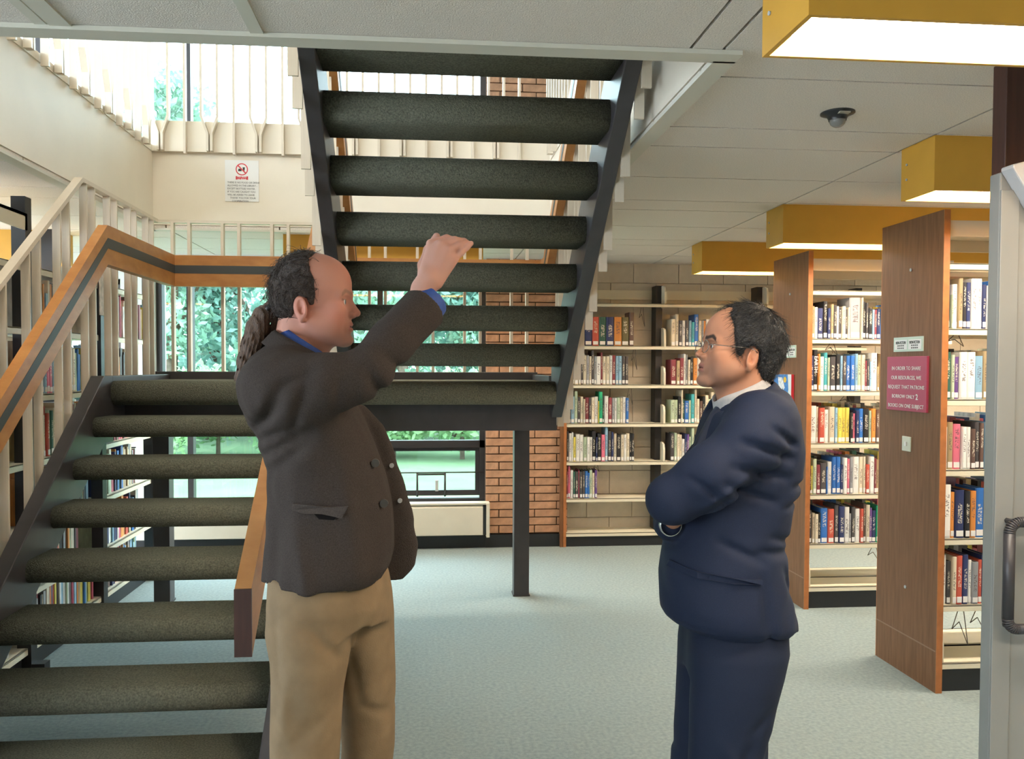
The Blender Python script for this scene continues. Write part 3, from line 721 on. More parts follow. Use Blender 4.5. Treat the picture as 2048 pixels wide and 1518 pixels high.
# child's painting on canvas on the second end panel
ya, za = onx(1588, 749, XP); yb, _ = onx(1553, 749, XP); _, zc = onx(1588, 858, XP)
pt = empty('painting', (XP, (ya+yb)/2, (za+zc)/2)); tag(pt, 'small canvas painting of white mountain, sun and trees behind the navy shoulder', 'painting')
w, h = abs(yb-ya)/2, (za-zc)/2
MB().box(-.018, 0, -w, w, -h, h).obj('canvas', PAPER, pt)
MB().box(-.0178, -.001, -w-.004, -w, -h, h).obj('red_edge', RED, pt)
def patch(n, pts, c, d):
    m = MATS.get('paint_'+n) or mat('paint_'+n, c, .7, var=.25, scale=60)
    MB().prism([(-p[0]*w, p[1]*h) for p in pts], 'x', -.0182-d, -.018).obj(n, m, pt)
patch('painted_sky', [(-1, 1), (.6, 1), (.7, .45), (.5, 0), (-1, .2)], (.06, .22, .55), .0002)
patch('painted_cloud', [(-.5, .9), (.0, .88), (.3, .5), (.0, .35), (-.4, .5)], (.75, .75, .78), .0004)
patch('painted_sun', [(.30+.16*math.cos(a), .80+.11*math.sin(a)) for a in [i*.524 for i in range(12)]], (.85, .5, .03), .0006)
patch('painted_mountain', [(-1, .3), (-.55, .55), (-.1, .2), (.2, .1), (.5, 0), (.7, .35), (.75, -.3), (-1, -.3)], (.28, .30, .29), .0005)
patch('painted_snow', [(-.85, .38), (-.55, .6), (-.2, .32), (-.5, .2)], (.8, .78, .76), .0007)
patch('painted_trees', [(-1, -1), (-1, -.2), (-.3, -.1), (.05, .5), (.3, .1), (.45, -.3), (.6, -1)], (.03, .10, .075), .0008)
# paper notice on the back fascia
(xa_, zt), (xb_, zb_) = at(450, 320, OY1), at(518, 404, OY1)
nb = empty('notice', ((xa_+xb_)/2, OY1, (zt+zb_)/2)); tag(nb, 'white paper notice with red no-food symbol on the cream fascia', 'notice')
w, h = (xb_-xa_)/2, (zt-zb_)/2
MB().box(-w, w, -.004, -.001, -h, h).obj('paper', PAPER, nb)
ring = MB(); n = 28; R0 = h*.295; R1 = h*.245; cz = h*.56
vs = []
for r in (R0, R1):
    for i in range(n): a = 2*math.pi*i/n; vs.append((r*math.cos(a), -.0046, cz+r*math.sin(a)))
ring.add(vs, [(i, (i+1) % n, n+(i+1) % n, n+i) for i in range(n)])
c45 = .7071*(R0+R1)/2; t = h*.022
ring.add([(-c45-t, -.0047, cz+c45-t), (-c45+t, -.0047, cz+c45+t), (c45+t, -.0047, cz-c45+t), (c45-t, -.0047, cz-c45-t)], [(0, 1, 2, 3)])
ring.obj('prohibition_ring', RED, nb)
MB().prism([(R1*.15, cz+R1*.42), (R1*.62, cz+R1*.42), (R1*.50, cz-R1*.42), (R1*.24, cz-R1*.42)], 'y', -.0044, -.004).obj('cup_symbol', INK, nb)
MB().prism([(-R1*.72, cz-R1*.08), (-R1*.6, cz+R1*.12), (-R1*.15, cz+R1*.12), (-R1*.05, cz-R1*.08), (-R1*.05, cz-R1*.38), (-R1*.72, cz-R1*.38)], 'y', -.0044, -.004).obj('burger_symbol', INK, nb)
MB().box(-R0, R0, -.0046, -.004, cz-h*.50-.0, cz-h*.335).obj('red_bar', RED, nb)
text_mesh('lettering', 'No food\nor drink', .017, PAPER, nb, (0, -.005, cz-h*.418), (math.pi/2, 0, 0), bold=True)
for i, t in enumerate(('THERE IS NO FOOD OR DRINK', 'ALLOWED IN THE LIBRARY -', 'EXCEPT BOTTLED WATER.', 'IF YOU ARE CAUGHT YOU', 'WILL BE ASKED TO LEAVE.', '    THANK YOU FOR YOUR', '       COOPERATION')):
    text_mesh('lettering', t, .0165, INKGREY, nb, (-w*.86, -.0046, -h*.085-i*h*.150), (math.pi/2, 0, 0), align='LEFT', sx=.9)
# socket on the upper brick
sx_, sz_ = at(1050, 266, YW-.02)
so = empty('wall_socket', (sx_, YW-.012, sz_)); tag(so, 'cream round-faced socket on the upper brick wall', 'socket')
MB().box(-.035, .035, -.02, 0, -.035, .035).obj('back_box', PLASTICW, so, .004)
MB().cyl((0, -.024, 0), (0, -.02, 0), .022, n=20).obj('socket_face', BLACKP, so); MB().box(-.009, .009, -.027, -.024, .004, .010).box(-.004, .004, -.027, -.024, -.012, -.004).obj('socket_slots', PLASTICW, so)
# pale sheet fixed to the left bookcase upright
sh = MB().box(-1.893, -1.889, 5.04, 5.17, 1.80, 2.06).obj('notice_sheet', mat('pinkish_sheet', (.62, .50, .44), .7, var=.3, scale=25), None); tag(sh, 'pale pinkish printed sheet fixed to the left bookcase upright', 'notice')

# ------------------------------------------------------------------ outside: lawn, hedge shrubs and trees
tag(box('lawn', GRASS, None, -40, 40, YW+.35, 60, -.30, -.25), 'bright green lawn outside the window', kind='structure')
LEAFM = []
for i, (c, c2) in enumerate((((.17, .32, .23), (.36, .54, .40)), ((.15, .30, .25), (.31, .49, .41)), ((.19, .36, .17), (.38, .56, .29)))):
    lm = mat('leaf_green_%s' % 'abc'[i], c, .6, scale=1.1, col2=c2); LEAFM.append(lm); lt = lm.node_tree
    tb = lt.nodes.new('ShaderNodeBsdfTranslucent'); ms_ = lt.nodes.new('ShaderNodeMixShader'); ms_.inputs[0].default_value = .45
    lt.links.new(lt.nodes['Mix'].outputs[2], tb.inputs[0]); lt.links.new(lt.nodes['Principled BSDF'].outputs[0], ms_.inputs[1]); lt.links.new(tb.outputs[0], ms_.inputs[2]); lt.links.new(ms_.outputs[0], lt.nodes['Material Output'].inputs[0])
rng = np.random.default_rng(5)
def leaf_cloud(name, m, parent, blobs, n, size):
    V = []; Fc = []
    tot = sum(b[3]*b[3] for b in blobs)
    for (bx, by, bz, r) in blobs:
        k = int(n*r*r/tot)
        d = rng.normal(size=(k, 3)); d /= np.linalg.norm(d, axis=1)[:, None]
        p = np.array([bx, by, bz]) + d*(r*rng.uniform(.55, 1.02, (k, 1)))*np.array([1, 1, .85])
        a = rng.normal(size=(k, 3)); a /= np.linalg.norm(a, axis=1)[:, None]
        b = np.cross(a, rng.normal(size=(k, 3))); b /= np.linalg.norm(b, axis=1)[:, None]+1e-9
        s = size*rng.uniform(.6, 1.4, (k, 1))
        q = np.stack([p-a*s, p+b*s*.5, p+a*s, p-b*s*.5], 1).reshape(-1, 3)
        o = len(V); V += q.tolist(); Fc += [(o+4*i, o+4*i+1, o+4*i+2, o+4*i+3) for i in range(k)]
    me = bpy.data.meshes.new(name); me.from_pydata(V, [], Fc); me.update(); me.materials.append(m)
    o = bpy.data.objects.new(name, me); COL.objects.link(o); o.parent = parent; return o
def tree(x, y, h, r, mi, n, label):
    t = empty('tree', (x, y, -.25)); tag(t, label, 'tree', 'trees beyond the lawn')
    mb = MB().cyl((0, 0, 0), (.1, 0, h*.45), .16, .11, 8)
    for i in range(4): a = i*1.6+x; mb.cyl((.08, 0, h*(.28+.05*i)), (r*.6*math.cos(a), r*.6*math.sin(a), h*(.55+.07*i)), .07, .03, 6)
    mb.obj('trunk', BARK, t)
    bl = []
    for i in range(16):
        zz = rng.uniform(.18, .98); rr = r*(.55+.5*math.sin(math.pi*min(1, zz*.9+.05)))*.75
        a = rng.uniform(0, 6.28); q = rng.uniform(.1, .75)*r*(1.15-zz*.75); s = rng.uniform(.30, .46)*r*(1.12-.35*zz)
        bl.append((q*math.cos(a), q*math.sin(a), max(s*.7, zz*h-s*.6), s))
    leaf_cloud('crown', LEAFM[mi], t, bl, n, .105)
far = 'leafy tree of the %s row beyond the lawn, %s from the left'
for ti, (x, y, h, r, mi) in enumerate(((at(120, 300, 20)[0], 20, 8.3, 3.0, 1), (at(335, 300, 19)[0], 19, 8.7, 2.2, 0), (at(420, 300, 20.5)[0], 20.5, 8.6, 2.1, 1), (at(560, 300, 19.5)[0], 19.5, 7.0, 2.3, 0), (at(690, 300, 21)[0], 21, 7.9, 2.2, 1), (at(800, 300, 19.5)[0], 19.5, 7.4, 2.1, 0), (at(905, 300, 21)[0], 21, 7.9, 2.3, 1), (at(1030, 300, 20)[0], 20, 7.5, 2.4, 0), (at(1170, 300, 21)[0], 21, 7.5, 2.6, 1),
        (at(215, 300, 24)[0], 24, 9.3, 2.9, 0), (at(500, 300, 25)[0], 25, 7.6, 3.0, 1), (at(750, 300, 26)[0], 26, 8.0, 3.2, 0), (at(960, 300, 26)[0], 26, 8.0, 3.2, 0), (at(1230, 300, 25)[0], 25, 8, 3.2, 0))):
    tree(x, y, h, r, mi, 6500, far % (('nearer', ORD[ti]) if ti < 9 else ('farther', ORD[ti-9])))
def shrub(x, y, h, r, i):
    t = empty('shrub', (x, y, -.25)); tag(t, 'low pale green shrub at the lawn edge, %s from the left' % ORD[i], 'shrub', 'shrubs at the lawn edge')
    MB().cyl((0, 0, 0), (0, 0, h*.5), .05, .03, 6).obj('stem', BARK, t)
    leaf_cloud('foliage', LEAFM[2], t, [(rng.uniform(-.5, .5)*r, rng.uniform(-.4, .4)*r, h*rng.uniform(.35, .7), r*rng.uniform(.45, .7)) for _ in range(6)], 2200, .075)
for i in range(13): shrub(-11+i*1.45+rng.uniform(-.3, .3), 16.2+rng.uniform(-.6, .6), rng.uniform(1.3, 2.0), rng.uniform(.9, 1.3), i)
# ------------------------------------------------------------------ people : smooth implicit surfaces
def smin(a, b, k):
    if k <= 0: return np.minimum(a, b)
    h = np.maximum(k-np.abs(a-b), 0)/k; return np.minimum(a, b)-h*h*k*.25
class Field:
    def __init__(s, lo, hi, st):
        s.lo = np.array(lo, float); s.st = st; n = np.ceil((np.array(hi)-s.lo)/st).astype(int)+1
        s.ax = [(s.lo[i]+st*np.arange(n[i])).astype(np.float32) for i in range(3)]
        s.f = np.full(n, 1.0, np.float32)
    def sub(s, lo, hi):
        sl = []
        for i in range(3):
            a = int(np.searchsorted(s.ax[i], lo[i])); b = int(np.searchsorted(s.ax[i], hi[i])); sl.append(slice(max(0, a-1), min(len(s.ax[i]), b+1)))
        return tuple(sl), np.meshgrid(*[s.ax[i][sl[i]] for i in range(3)], indexing='ij', sparse=True)
    def put(s, lo, hi, fn, k, op='u', m=None):
        m = (k+.025) if m is None else m
        sl, (X, Y, Z) = s.sub(np.array(lo)-m, np.array(hi)+m)
        if min(q.stop-q.start for q in sl) <= 0: return
        d = fn(X, Y, Z).astype(np.float32); g = s.f[sl]
        s.f[sl] = smin(g, d, k) if op == 'u' else -smin(-g, d, k)
    def ell(s, c, r, k=.01, op='u', R=None):
        c = np.array(c, float); r = np.array(r, float); mr = r.max() if R is not None else r
        def fn(X, Y, Z):
            x, y, z = X-c[0], Y-c[1], Z-c[2]
            if R is not None: x, y, z = (R[0][0]*x+R[1][0]*y+R[2][0]*z), (R[0][1]*x+R[1][1]*y+R[2][1]*z), (R[0][2]*x+R[1][2]*y+R[2][2]*z)
            k0 = np.sqrt((x/r[0])**2+(y/r[1])**2+(z/r[2])**2); k1 = np.sqrt((x/r[0]**2)**2+(y/r[1]**2)**2+(z/r[2]**2)**2)+1e-9
            return k0*(k0-1)/k1
        s.put(c-mr, c+mr, fn, k, op)
    def cone(s, a, b, ra, rb, k=.01, op='u', disp=None):
        a = np.array(a, float); b = np.array(b, float); ba = b-a; l2 = max(float(ba@ba), 1e-12); R = max(ra, rb)
        def fn(X, Y, Z):
            x, y, z = X-a[0], Y-a[1], Z-a[2]
            t = np.clip((x*ba[0]+y*ba[1]+z*ba[2])/l2, 0, 1)
            d = np.sqrt((x-ba[0]*t)**2+(y-ba[1]*t)**2+(z-ba[2]*t)**2)-(ra+(rb-ra)*t)
            return d+disp(x, y, z, t) if disp else d
        s.put(np.minimum(a, b)-R, np.maximum(a, b)+R, fn, k, op)
    def chain(s, pts, rs, k=.01, disp=None):
        for i in range(len(pts)-1): s.cone(pts[i], pts[i+1], rs[i], rs[i+1], k, 'u', disp)
    def loft(s, rows, k=.01, p=2.0, disp=None, op='u', cap=.01):   # rows: (z, cx, cy, hx, hy) bottom to top
        r = np.array(sorted(rows)); z0, z1 = r[0, 0], r[-1, 0]
        def fn(X, Y, Z):
            z = Z.ravel(); sh = (1, 1, -1)
            ip = [np.interp(z, r[:, 0], r[:, i]).reshape(sh) for i in (1, 2, 3, 4)]
            # smooth the interpolated sections
            q = (np.abs((X-ip[0])/ip[2])**p+np.abs((Y-ip[1])/ip[3])**p)**(1/p)
            d = (q-1)*np.minimum(ip[2], ip[3])
            if disp: d = d+disp(X, Y, Z)
            return np.maximum(d, np.maximum(z0-Z, Z-z1))
        hx = np.max(np.abs(r[:, 1]))+r[:, 3].max()
        lo = (min(r[:, 1]-r[:, 3]), min(r[:, 2]-r[:, 4]), z0); hi = (max(r[:, 1]+r[:, 3]), max(r[:, 2]+r[:, 4]), z1)
        s.put(lo, hi, fn, k, op)
    def mesh(s, smooth=1):
        f = s.f; S = f < 0; n = np.array(f.shape)
        c = np.zeros(n-1, int)
        cs = [(i, j, k) for i in (0, 1) for j in (0, 1) for k in (0, 1)]
        sh = lambda A, o: A[o[0]:n[0]-1+o[0], o[1]:n[1]-1+o[1], o[2]:n[2]-1+o[2]]
        for o in cs: c += sh(S, o)
        act = (c > 0) & (c < 8); idx = -np.ones(act.shape, int); ids = np.argwhere(act); idx[act] = np.arange(len(ids))
        P = np.zeros((len(ids), 3)); W = np.zeros(len(ids))
        for a in cs:
            for ax in range(3):
                if a[ax]: continue
                b = list(a); b[ax] = 1
                fa = f[tuple((ids+np.array(a)).T)]; fb = f[tuple((ids+np.array(b)).T)]
                m = (fa < 0) != (fb < 0); t = np.where(m, fa/np.where(m, fa-fb, 1), 0)
                q = np.array(a)[None, :].repeat(len(ids), 0).astype(float); q[:, ax] += t
                P += q*m[:, None]; W += m
        P = (P/W[:, None]+ids)*s.st+s.lo
        Q = []
        for ax in range(3):
            u, v = (ax+1) % 3, (ax+2) % 3
            lo = [slice(None)]*3; hi = [slice(None)]*3; lo[ax] = slice(0, -1); hi[ax] = slice(1, None)
            A = S[tuple(lo)]; B = S[tuple(hi)]; e = np.argwhere(A != B)
            ok = (e[:, u] > 0) & (e[:, v] > 0) & (e[:, u] < n[u]-1) & (e[:, v] < n[v]-1); e = e[ok]
            du = np.zeros(3, int); du[u] = 1; dv = np.zeros(3, int); dv[v] = 1
            q = np.stack([idx[tuple((e-o).T)] for o in (du*0, du, du+dv, dv)], 1)
            fl = ~A[tuple(e.T)]; q[fl] = q[fl][:, ::-1]; Q.append(q)
        Q = np.concatenate(Q); Q = Q[(Q >= 0).all(1)]
        for _ in range(smooth):
            acc = np.zeros_like(P); cn = np.zeros(len(P))
            for i in range(4):
                j = Q[:, (i+1) % 4]; np.add.at(acc, Q[:, i], P[j]); np.add.at(cn, Q[:, i], 1); np.add.at(acc, j, P[Q[:, i]]); np.add.at(cn, j, 1)
            P = P*.5+.5*acc/np.maximum(cn, 1)[:, None]
        return P, Q[:, ::-1]
def to_obj(name, PQs, m, parent=None, colfn=None):
    V = []; Fc = []; o = 0
    for P, Q in PQs: V.append(P); Fc.append(Q+o); o += len(P)
    V = np.concatenate(V); Fc = np.concatenate(Fc)
    me = bpy.data.meshes.new(name); me.vertices.add(len(V)); me.vertices.foreach_set('co', V.astype(np.float32).ravel())
    me.loops.add(len(Fc)*4); me.loops.foreach_set('vertex_index', Fc.astype(np.int32).ravel())
    me.polygons.add(len(Fc)); me.polygons.foreach_set('loop_start', np.arange(0, len(Fc)*4, 4, dtype=np.int32)); me.polygons.foreach_set('loop_total', np.full(len(Fc), 4, np.int32))
    me.polygons.foreach_set('use_smooth', np.ones(len(Fc), bool)); me.update(calc_edges=True); me.validate()
    if colfn is not None:
        at_ = me.color_attributes.new('tone', 'FLOAT_COLOR', 'POINT'); c = np.ones((len(V), 4), np.float32); c[:, :3] = colfn(V); at_.data.foreach_set('color', c.ravel())
    me.materials.append(m)
    ob = bpy.data.objects.new(name, me); COL.objects.link(ob)
    if parent: ob.parent = parent
    return ob
def skin_mat(name, rough=.55):
    m = mat(name, (.5, .3, .2), rough, bump=.12, bscale=900); nt = m.node_tree
    a = nt.nodes.new('ShaderNodeAttribute'); a.attribute_name = 'tone'; b = nt.nodes['Principled BSDF']
    nt.links.new(a.outputs['Color'], b.inputs['Base Color'])
    b.inputs['Specular IOR Level'].default_value = .22; b.inputs['Subsurface Weight'].default_value = .08; b.inputs['Subsurface Radius'].default_value = (.01, .004, .002); b.inputs['Subsurface Scale'].default_value = .5
    return m
SKIN = skin_mat('skin')
def hair_mat(name, c, c2, rough=.42, st=(30, 30, 8)):
    return mat(name, c, rough, scale=14, stretch=st, col2=c2, bump=.6, bscale=16)
def Ry(a): c, s_ = math.cos(a), math.sin(a); return np.array([[c, 0, s_], [0, 1, 0], [-s_, 0, c]])
def Rx(a): c, s_ = math.cos(a), math.sin(a); return np.array([[1, 0, 0], [0, c, -s_], [0, s_, c]])
def Rz(a): c, s_ = math.cos(a), math.sin(a); return np.array([[c, -s_, 0], [s_, c, 0], [0, 0, 1]])

def head_field(asian=False):
    F = Field((-.13, -.11, -.20), (.16, .11, .175), .0028)
    F.ell((.010, 0, .060), (.096, .077, .090), .01)                         # cranium
    F.ell((.045, 0, .068), (.072, .066, .070), .02)                         # forehead
    F.ell((.055, 0, -.005), (.060, .060 if not asian else .065, .078), .02)   # face block
    for s in (-1, 1):
        F.cone((.022, s*.054, -.030), (.092, s*.020, -.076), .019, .016, .022)  # jaw
        F.ell((.086, s*(.042 if not asian else .048), .000), (.020, .019, .020), .02)     # cheekbone
        F.ell((.060, s*.040, -.035), (.035, .024, .032), .025)              # cheek
        F.cone((.092, s*.044, .040), (.109, s*.012, .041), .010, .0105, .012)   # brow ridge
    F.ell((.102, 0, -.074), (.020, .022, .017), .014)                        # chin
    F.ell((.104, 0, -.040), (.014, .028, .022), .012)                        # mouth mound
    for s in (-1, 1): F.ell((.118, s*.033, .022), (.017, .018, .012), .012, 'd')      # eye sockets
    for s in (-1, 1):
        F.ell((.0945, s*.032, .022), (.0135, .0145, .0125), .004)            # eyeball bulge (lids)
        F.ell((.1085, s*.033, .0215), (.006, .0105, .0034), .002, 'd')        # palpebral opening
    if asian:
        F.cone((.109, 0, .022), (.1265, 0, -.004), .0072, .0108, .010)
        for s in (-1, 1): F.ell((.114, s*.0135, -.010), (.010, .0085, .0078), .006)
    else:
        F.cone((.111, 0, .030), (.1275, 0, -.002), .0070, .0100, .010)        # nose
        F.ell((.130, 0, -.005), (.0105, .0098, .0088), .006)
        for s in (-1, 1): F.ell((.118, s*.0125, -.011), (.0105, .0072, .0075), .005)
    for s in (-1, 1): F.ell((.122, s*.0075, -.0165), (.006, .0035, .0035), .002, 'd')  # nostril
    F.ell((.112, 0, -.0335), (.0095, .023, .0058), .004)                      # lips
    F.ell((.112, 0, -.0475), (.0100, .020, .0066), .004)
    F.ell((.125, 0, -.0405), (.012, .020, .0016 if asian else .0030), .002, 'd')
    F.ell((.1245, 0, -.0585), (.006, .022, .005), .010, 'd')                   # fold over the chin
    for s in (-1, 1):                                                       # ears
        R = Rz(s*.30) @ Ry(-.18)
        F.ell((.002, s*.079, .002), (.0185, .0075, .031), .004, 'u', R)
        F.ell((.005, s*.087, .006), (.0105, .0062, .0185), .003, 'd', R); F.ell((.006, s*.083, -.004), (.007, .008, .009), .003, 'd', R)
        F.ell((.012, s*.0775, -.004), (.006, .006, .008), .004)               # tragus
        F.ell((.005, s*.076, -.026), (.009, .006, .009), .004)               # lobe
    return F
def neck(F, lean, r=.056):
    F.cone((-.012, 0, -.02), (-.012-lean, 0, -.20), r, r+.006, .025)
    F.cone((.035, 0, -.085), (.012-lean*.5, 0, -.20), .028, .030, .03)
def head_tone(V, base, lip, red, stubble=None, brow=(.05, .035, .03), browz=.045, browh=.0055):
    x, y, z = V[:, 0], np.abs(V[:, 1]), V[:, 2]
    c = np.tile(np.array(base), (len(V), 1))
    def blend(w, col):
        nonlocal c; w = np.clip(w, 0, 1)[:, None]; c = c*(1-w)+np.array(col)*w
    g = lambda cx, cy, cz, r: np.exp(-(((x-cx)**2+(y-cy)**2+(z-cz)**2)/r**2))
    blend(.55*g(.085, .045, -.01, .032), red); blend(.6*g(.135, 0, -.006, .016), red); blend(.55*g(.0, .08, .0, .034), red); blend(.3*g(.10, 0, .09, .05), red)
    if stubble is not None: blend(.40*np.clip((-.010-z)/.03, 0, 1)*np.clip((x-.01)/.05, 0, 1)*np.clip((z+.12)/.03, 0, 1), stubble)
    lipm = ((x > .108) & (y < .021) & (np.abs(z+.0405) < .0115)).astype(float); blend(.7*lipm, lip)
    blend(.85*((x > .108) & (y < .018) & (np.abs(z+.0405) < .0018)).astype(float), (.10, .03, .03))
    bz = browz+.006*np.clip((y-.02)/.02, 0, 1)-.012*np.clip((y-.036)/.014, 0, 1)
    bm_ = np.clip(1-np.abs(z-bz)/browh, 0, 1)*((x > .075) & (y > .010) & (y < .050)); blend(.95*np.clip(bm_*2.0, 0, 1), brow)
    blend(.55*((x > .095) & (np.abs(z-.0265) < .0022) & (y > .020) & (y < .046)), (.10, .06, .05))
    return c
class Pose:
    def __init__(s, R, sc, org): s.R = R*sc; s.o = np.array(org, float)
    def __call__(s, P): return P @ s.R.T + s.o
def mirror_q(Q): return Q[:, ::-1]
def polyhair(F, poly, d_extra):           # keep hair only inside a side-view outline
    poly = np.array(poly, float)
    def fn(X, Y, Z):
        x = np.broadcast_to(X, np.broadcast_shapes(X.shape, Z.shape)); z = np.broadcast_to(Z, x.shape)
        d = np.full(x.shape, 1e9); ins = np.zeros(x.shape, bool); n = len(poly)
        for i in range(n):
            a = poly[i]; b = poly[(i+1) % n]; e = b-a; wx, wz = x-a[0], z-a[1]
            t = np.clip((wx*e[0]+wz*e[1])/(e@e), 0, 1); d = np.minimum(d, (wx-e[0]*t)**2+(wz-e[1]*t)**2)
            cnd = ((a[1] > z) != (b[1] > z)) & (x < (b[0]-a[0])*(z-a[1])/(b[1]-a[1]+1e-12)+a[0]); ins ^= cnd
        return np.where(ins, -np.sqrt(d), np.sqrt(d))
    X, Y, Z = np.meshgrid(*F.ax, indexing='ij', sparse=True)
    F.f = -smin(-F.f, -(fn(X, Y, Z).astype(np.float32)), .004)
def noise3(X, Y, Z, fr, seed=0):
    r = np.random.default_rng(seed); o = 0
    for i in range(5):
        k = r.normal(size=3)*fr; ph = r.uniform(0, 6.28); o = o+np.sin(k[0]*X+k[1]*Y+k[2]*Z+ph)
    return o/5
def eye_set(person, pose, look=(1, 0, 0), iris=(.10, .14, .16), flip=False):
    for s in (-1, 1):
        n = 14; P = []; Q = []; r = .0122; c = np.array((.0958, s*.032, .0215))
        tone = []
        for i in range(n+1):
            a = math.pi*i/n
            for j in range(2*n):
                b = math.pi*j/n; P.append(c+r*np.array((math.cos(a), math.sin(a)*math.cos(b), math.sin(a)*math.sin(b)))); tone.append((.02, .02, .02) if a < .22 else (iris if a < .48 else (.66, .63, .60)))
        for i in range(n):
            for j in range(2*n): Q.append((i*2*n+j, i*2*n+(j+1) % (2*n), (i+1)*2*n+(j+1) % (2*n), (i+1)*2*n+j))
        T = np.array(tone)
        to_obj('eye', [(pose(np.array(P)), np.array(Q))], EYEM, person, lambda V: T)
EYEM = skin_mat('eye_surface', .15)

def neck_cut(F, pa, pb, yc, X, Y, Z, dirn=1):       # neckline : everything above the slanting line from nape to throat goes
    e_ = np.array((pb[0]-pa[0], pb[1]-pa[1])); e_ /= np.linalg.norm(e_); nn = np.array((-e_[1], e_[0])); nn = nn if nn[1] > 0 else -nn
    cxm = (pa[0]+pb[0])/2; hl = abs(pb[0]-pa[0])/2
    d = (X-pa[0])*nn[0]+(Z-pa[1])*nn[1]-np.maximum(0, np.abs(Y-yc)-.070)*1.2-np.maximum(0, np.abs(X-cxm)-hl-.01)*.8
    d = np.where(np.abs(X-cxm) > hl+.055, -1.0, d)
    F.f = (-smin(-F.f, -(d.astype(np.float32)), .012)).astype(np.float32)
def collar(name, m, parent, pa, pb, yc, hw, up, down, flare, th=.004, rise=.0):     # folded collar : a ring round the neck from nape pa to throat pb
    e_ = np.array((pb[0]-pa[0], 0, pb[1]-pa[1])); hl = np.linalg.norm(e_)/2; e_ /= 2*hl; nn = np.array((-e_[2], 0, e_[0])); nn = nn if nn[2] > 0 else -nn
    c = np.array(((pa[0]+pb[0])/2, yc, (pa[1]+pb[1])/2)); n = 48; mb = MB(); V = []
    prof = [(-th, -down), (-th*.5, up*.6), (0, up), (th, up+.001), (th+flare*.35, up*.4), (th+flare, -down)]
    for i in range(n):
        t = 2*math.pi*(i+.5)/n; gap = .012*max(0, math.cos(t))**8
        for (o, z) in prof:
            r1, r2 = hl+o, hw+o
            V.append(tuple(c+e_*r1*math.cos(t)+np.array((0, 1, 0))*r2*math.sin(t)+nn*(z-gap*(z > 0)-rise*math.cos(t)**2)))
    k = len(prof); mb.add(V, [(i*k+j, i*k+j+1, ((i+1) % n)*k+j+1, ((i+1) % n)*k+j) for i in range(n) for j in range(k-1)], True)
    return mb.obj(name, m, parent)
def strands(name, m, parent, pose, hp, hq, flow, n, L, r, lift, seed, pick=None):     # single hairs lying along the head
    g = np.random.default_rng(seed); mb = MB(); c0 = hp[hq]; ctr = c0.mean(1); nr = np.cross(c0[:, 1]-c0[:, 0], c0[:, 2]-c0[:, 0]); nr /= np.linalg.norm(nr, axis=1)[:, None]+1e-9
    if np.mean((nr*(ctr-ctr.mean(0))).sum(1)) < 0: nr = -nr
    ids = np.arange(len(ctr)) if pick is None else np.nonzero(pick(ctr))[0]
    for i in g.choice(ids, n):
        p = ctr[i]; q = nr[i]; pts = []; l = L*g.uniform(.5, 1.3); up = lift*g.uniform(0, 1)
        for s in range(4):
            d = flow(p)+g.normal(size=3)*.22; d -= q*(d@q); d /= np.linalg.norm(d)+1e-9
            pts.append(p+q*(.0006+up*(s/3.)**1.5)); p = p+d*l/3
        P_ = pose(np.array(pts))
        for s in range(3): mb.cyl(tuple(P_[s]), tuple(P_[s+1]), r*(1-.25*s), r*(1-.25*(s+1)), 3)
    return mb.obj(name, m, parent)
# ================================================================== man in the tweed jacket, pointing
YM = 2.10
def m1(u, v): return at(u, v, YM)
p1 = None
SKN1 = (.50, .240, .178)
hx, hz = m1(611, 622)
Rh1 = Rz(math.radians(-3)) @ Ry(math.radians(0))
pose1 = Pose(Rh1, .965, (hx, YM+.005, hz))
F = head_field(); neck(F, .030)
P, Q = F.mesh(1)
head1 = (pose1(P), Q); tone_h1 = head_tone(P, SKN1, (.46, .17, .15), (.62, .225, .165), brow=(.30, .16, .11), browh=.0065)
# hand : back of the right hand towards the viewer, fingers reaching right
def h3(u, v, dy=0.0): x, z = at(u, v, YM-.06+dy); return (x, YM-.06+dy, z)
F = Field(h3(805, 640, -.05), h3(960, 455, .13), .0017)
F.chain([h3(838, 604), h3(846, 578), h3(858, 560)], [.0265, .0270, .030], .012)
F.ell(h3(870, 532, .004), (.034, .017, .040), .016, 'u', Ry(math.radians(22)))
F.ell(h3(882, 512, .004), (.034, .015, .030), .014, 'u', Ry(math.radians(30)))
K = [h3(862, 488, .018), h3(881, 489, .006), h3(896, 501, .0), h3(907, 519, .004)]
for (a, q) in zip([h3(852, 556, .008), h3(860, 556, .002), h3(868, 560, .0), h3(874, 566, .004)], K): F.cone(a, q, .013, .0118, .012)
fing = [[K[0], h3(893, 477, .030), h3(912, 482, .050), h3(916, 490, .062)],
        [K[1], h3(909, 481, .016), h3(928, 484, .036), h3(934, 491, .050)],
        [K[2], h3(917, 491, .010), h3(932, 487, .026), h3(939, 489, .040)],
        [K[3], h3(921, 506, .006), h3(933, 495, .014), h3(942, 487, .020)]]
for f, r in zip(fing, (.0098, .0102, .0096, .0085)): F.chain(f, [r*1.12, r, r*.92, r*.78], .004)
F.chain([h3(847, 560, .020), h3(846, 530, .036), h3(857, 500, .044), h3(873, 473, .044)], [.016, .0125, .0115, .0092], .008)
Ph, Qh = F.mesh(1)
tone_hd = np.tile(np.array((.50, .265, .205)), (len(Ph), 1))
for q in K: w = np.exp(-((Ph-np.array(q))**2).sum(1)/.011**2)[:, None]*.35; tone_hd = tone_hd*(1-w)+np.array((.56, .23, .18))*w
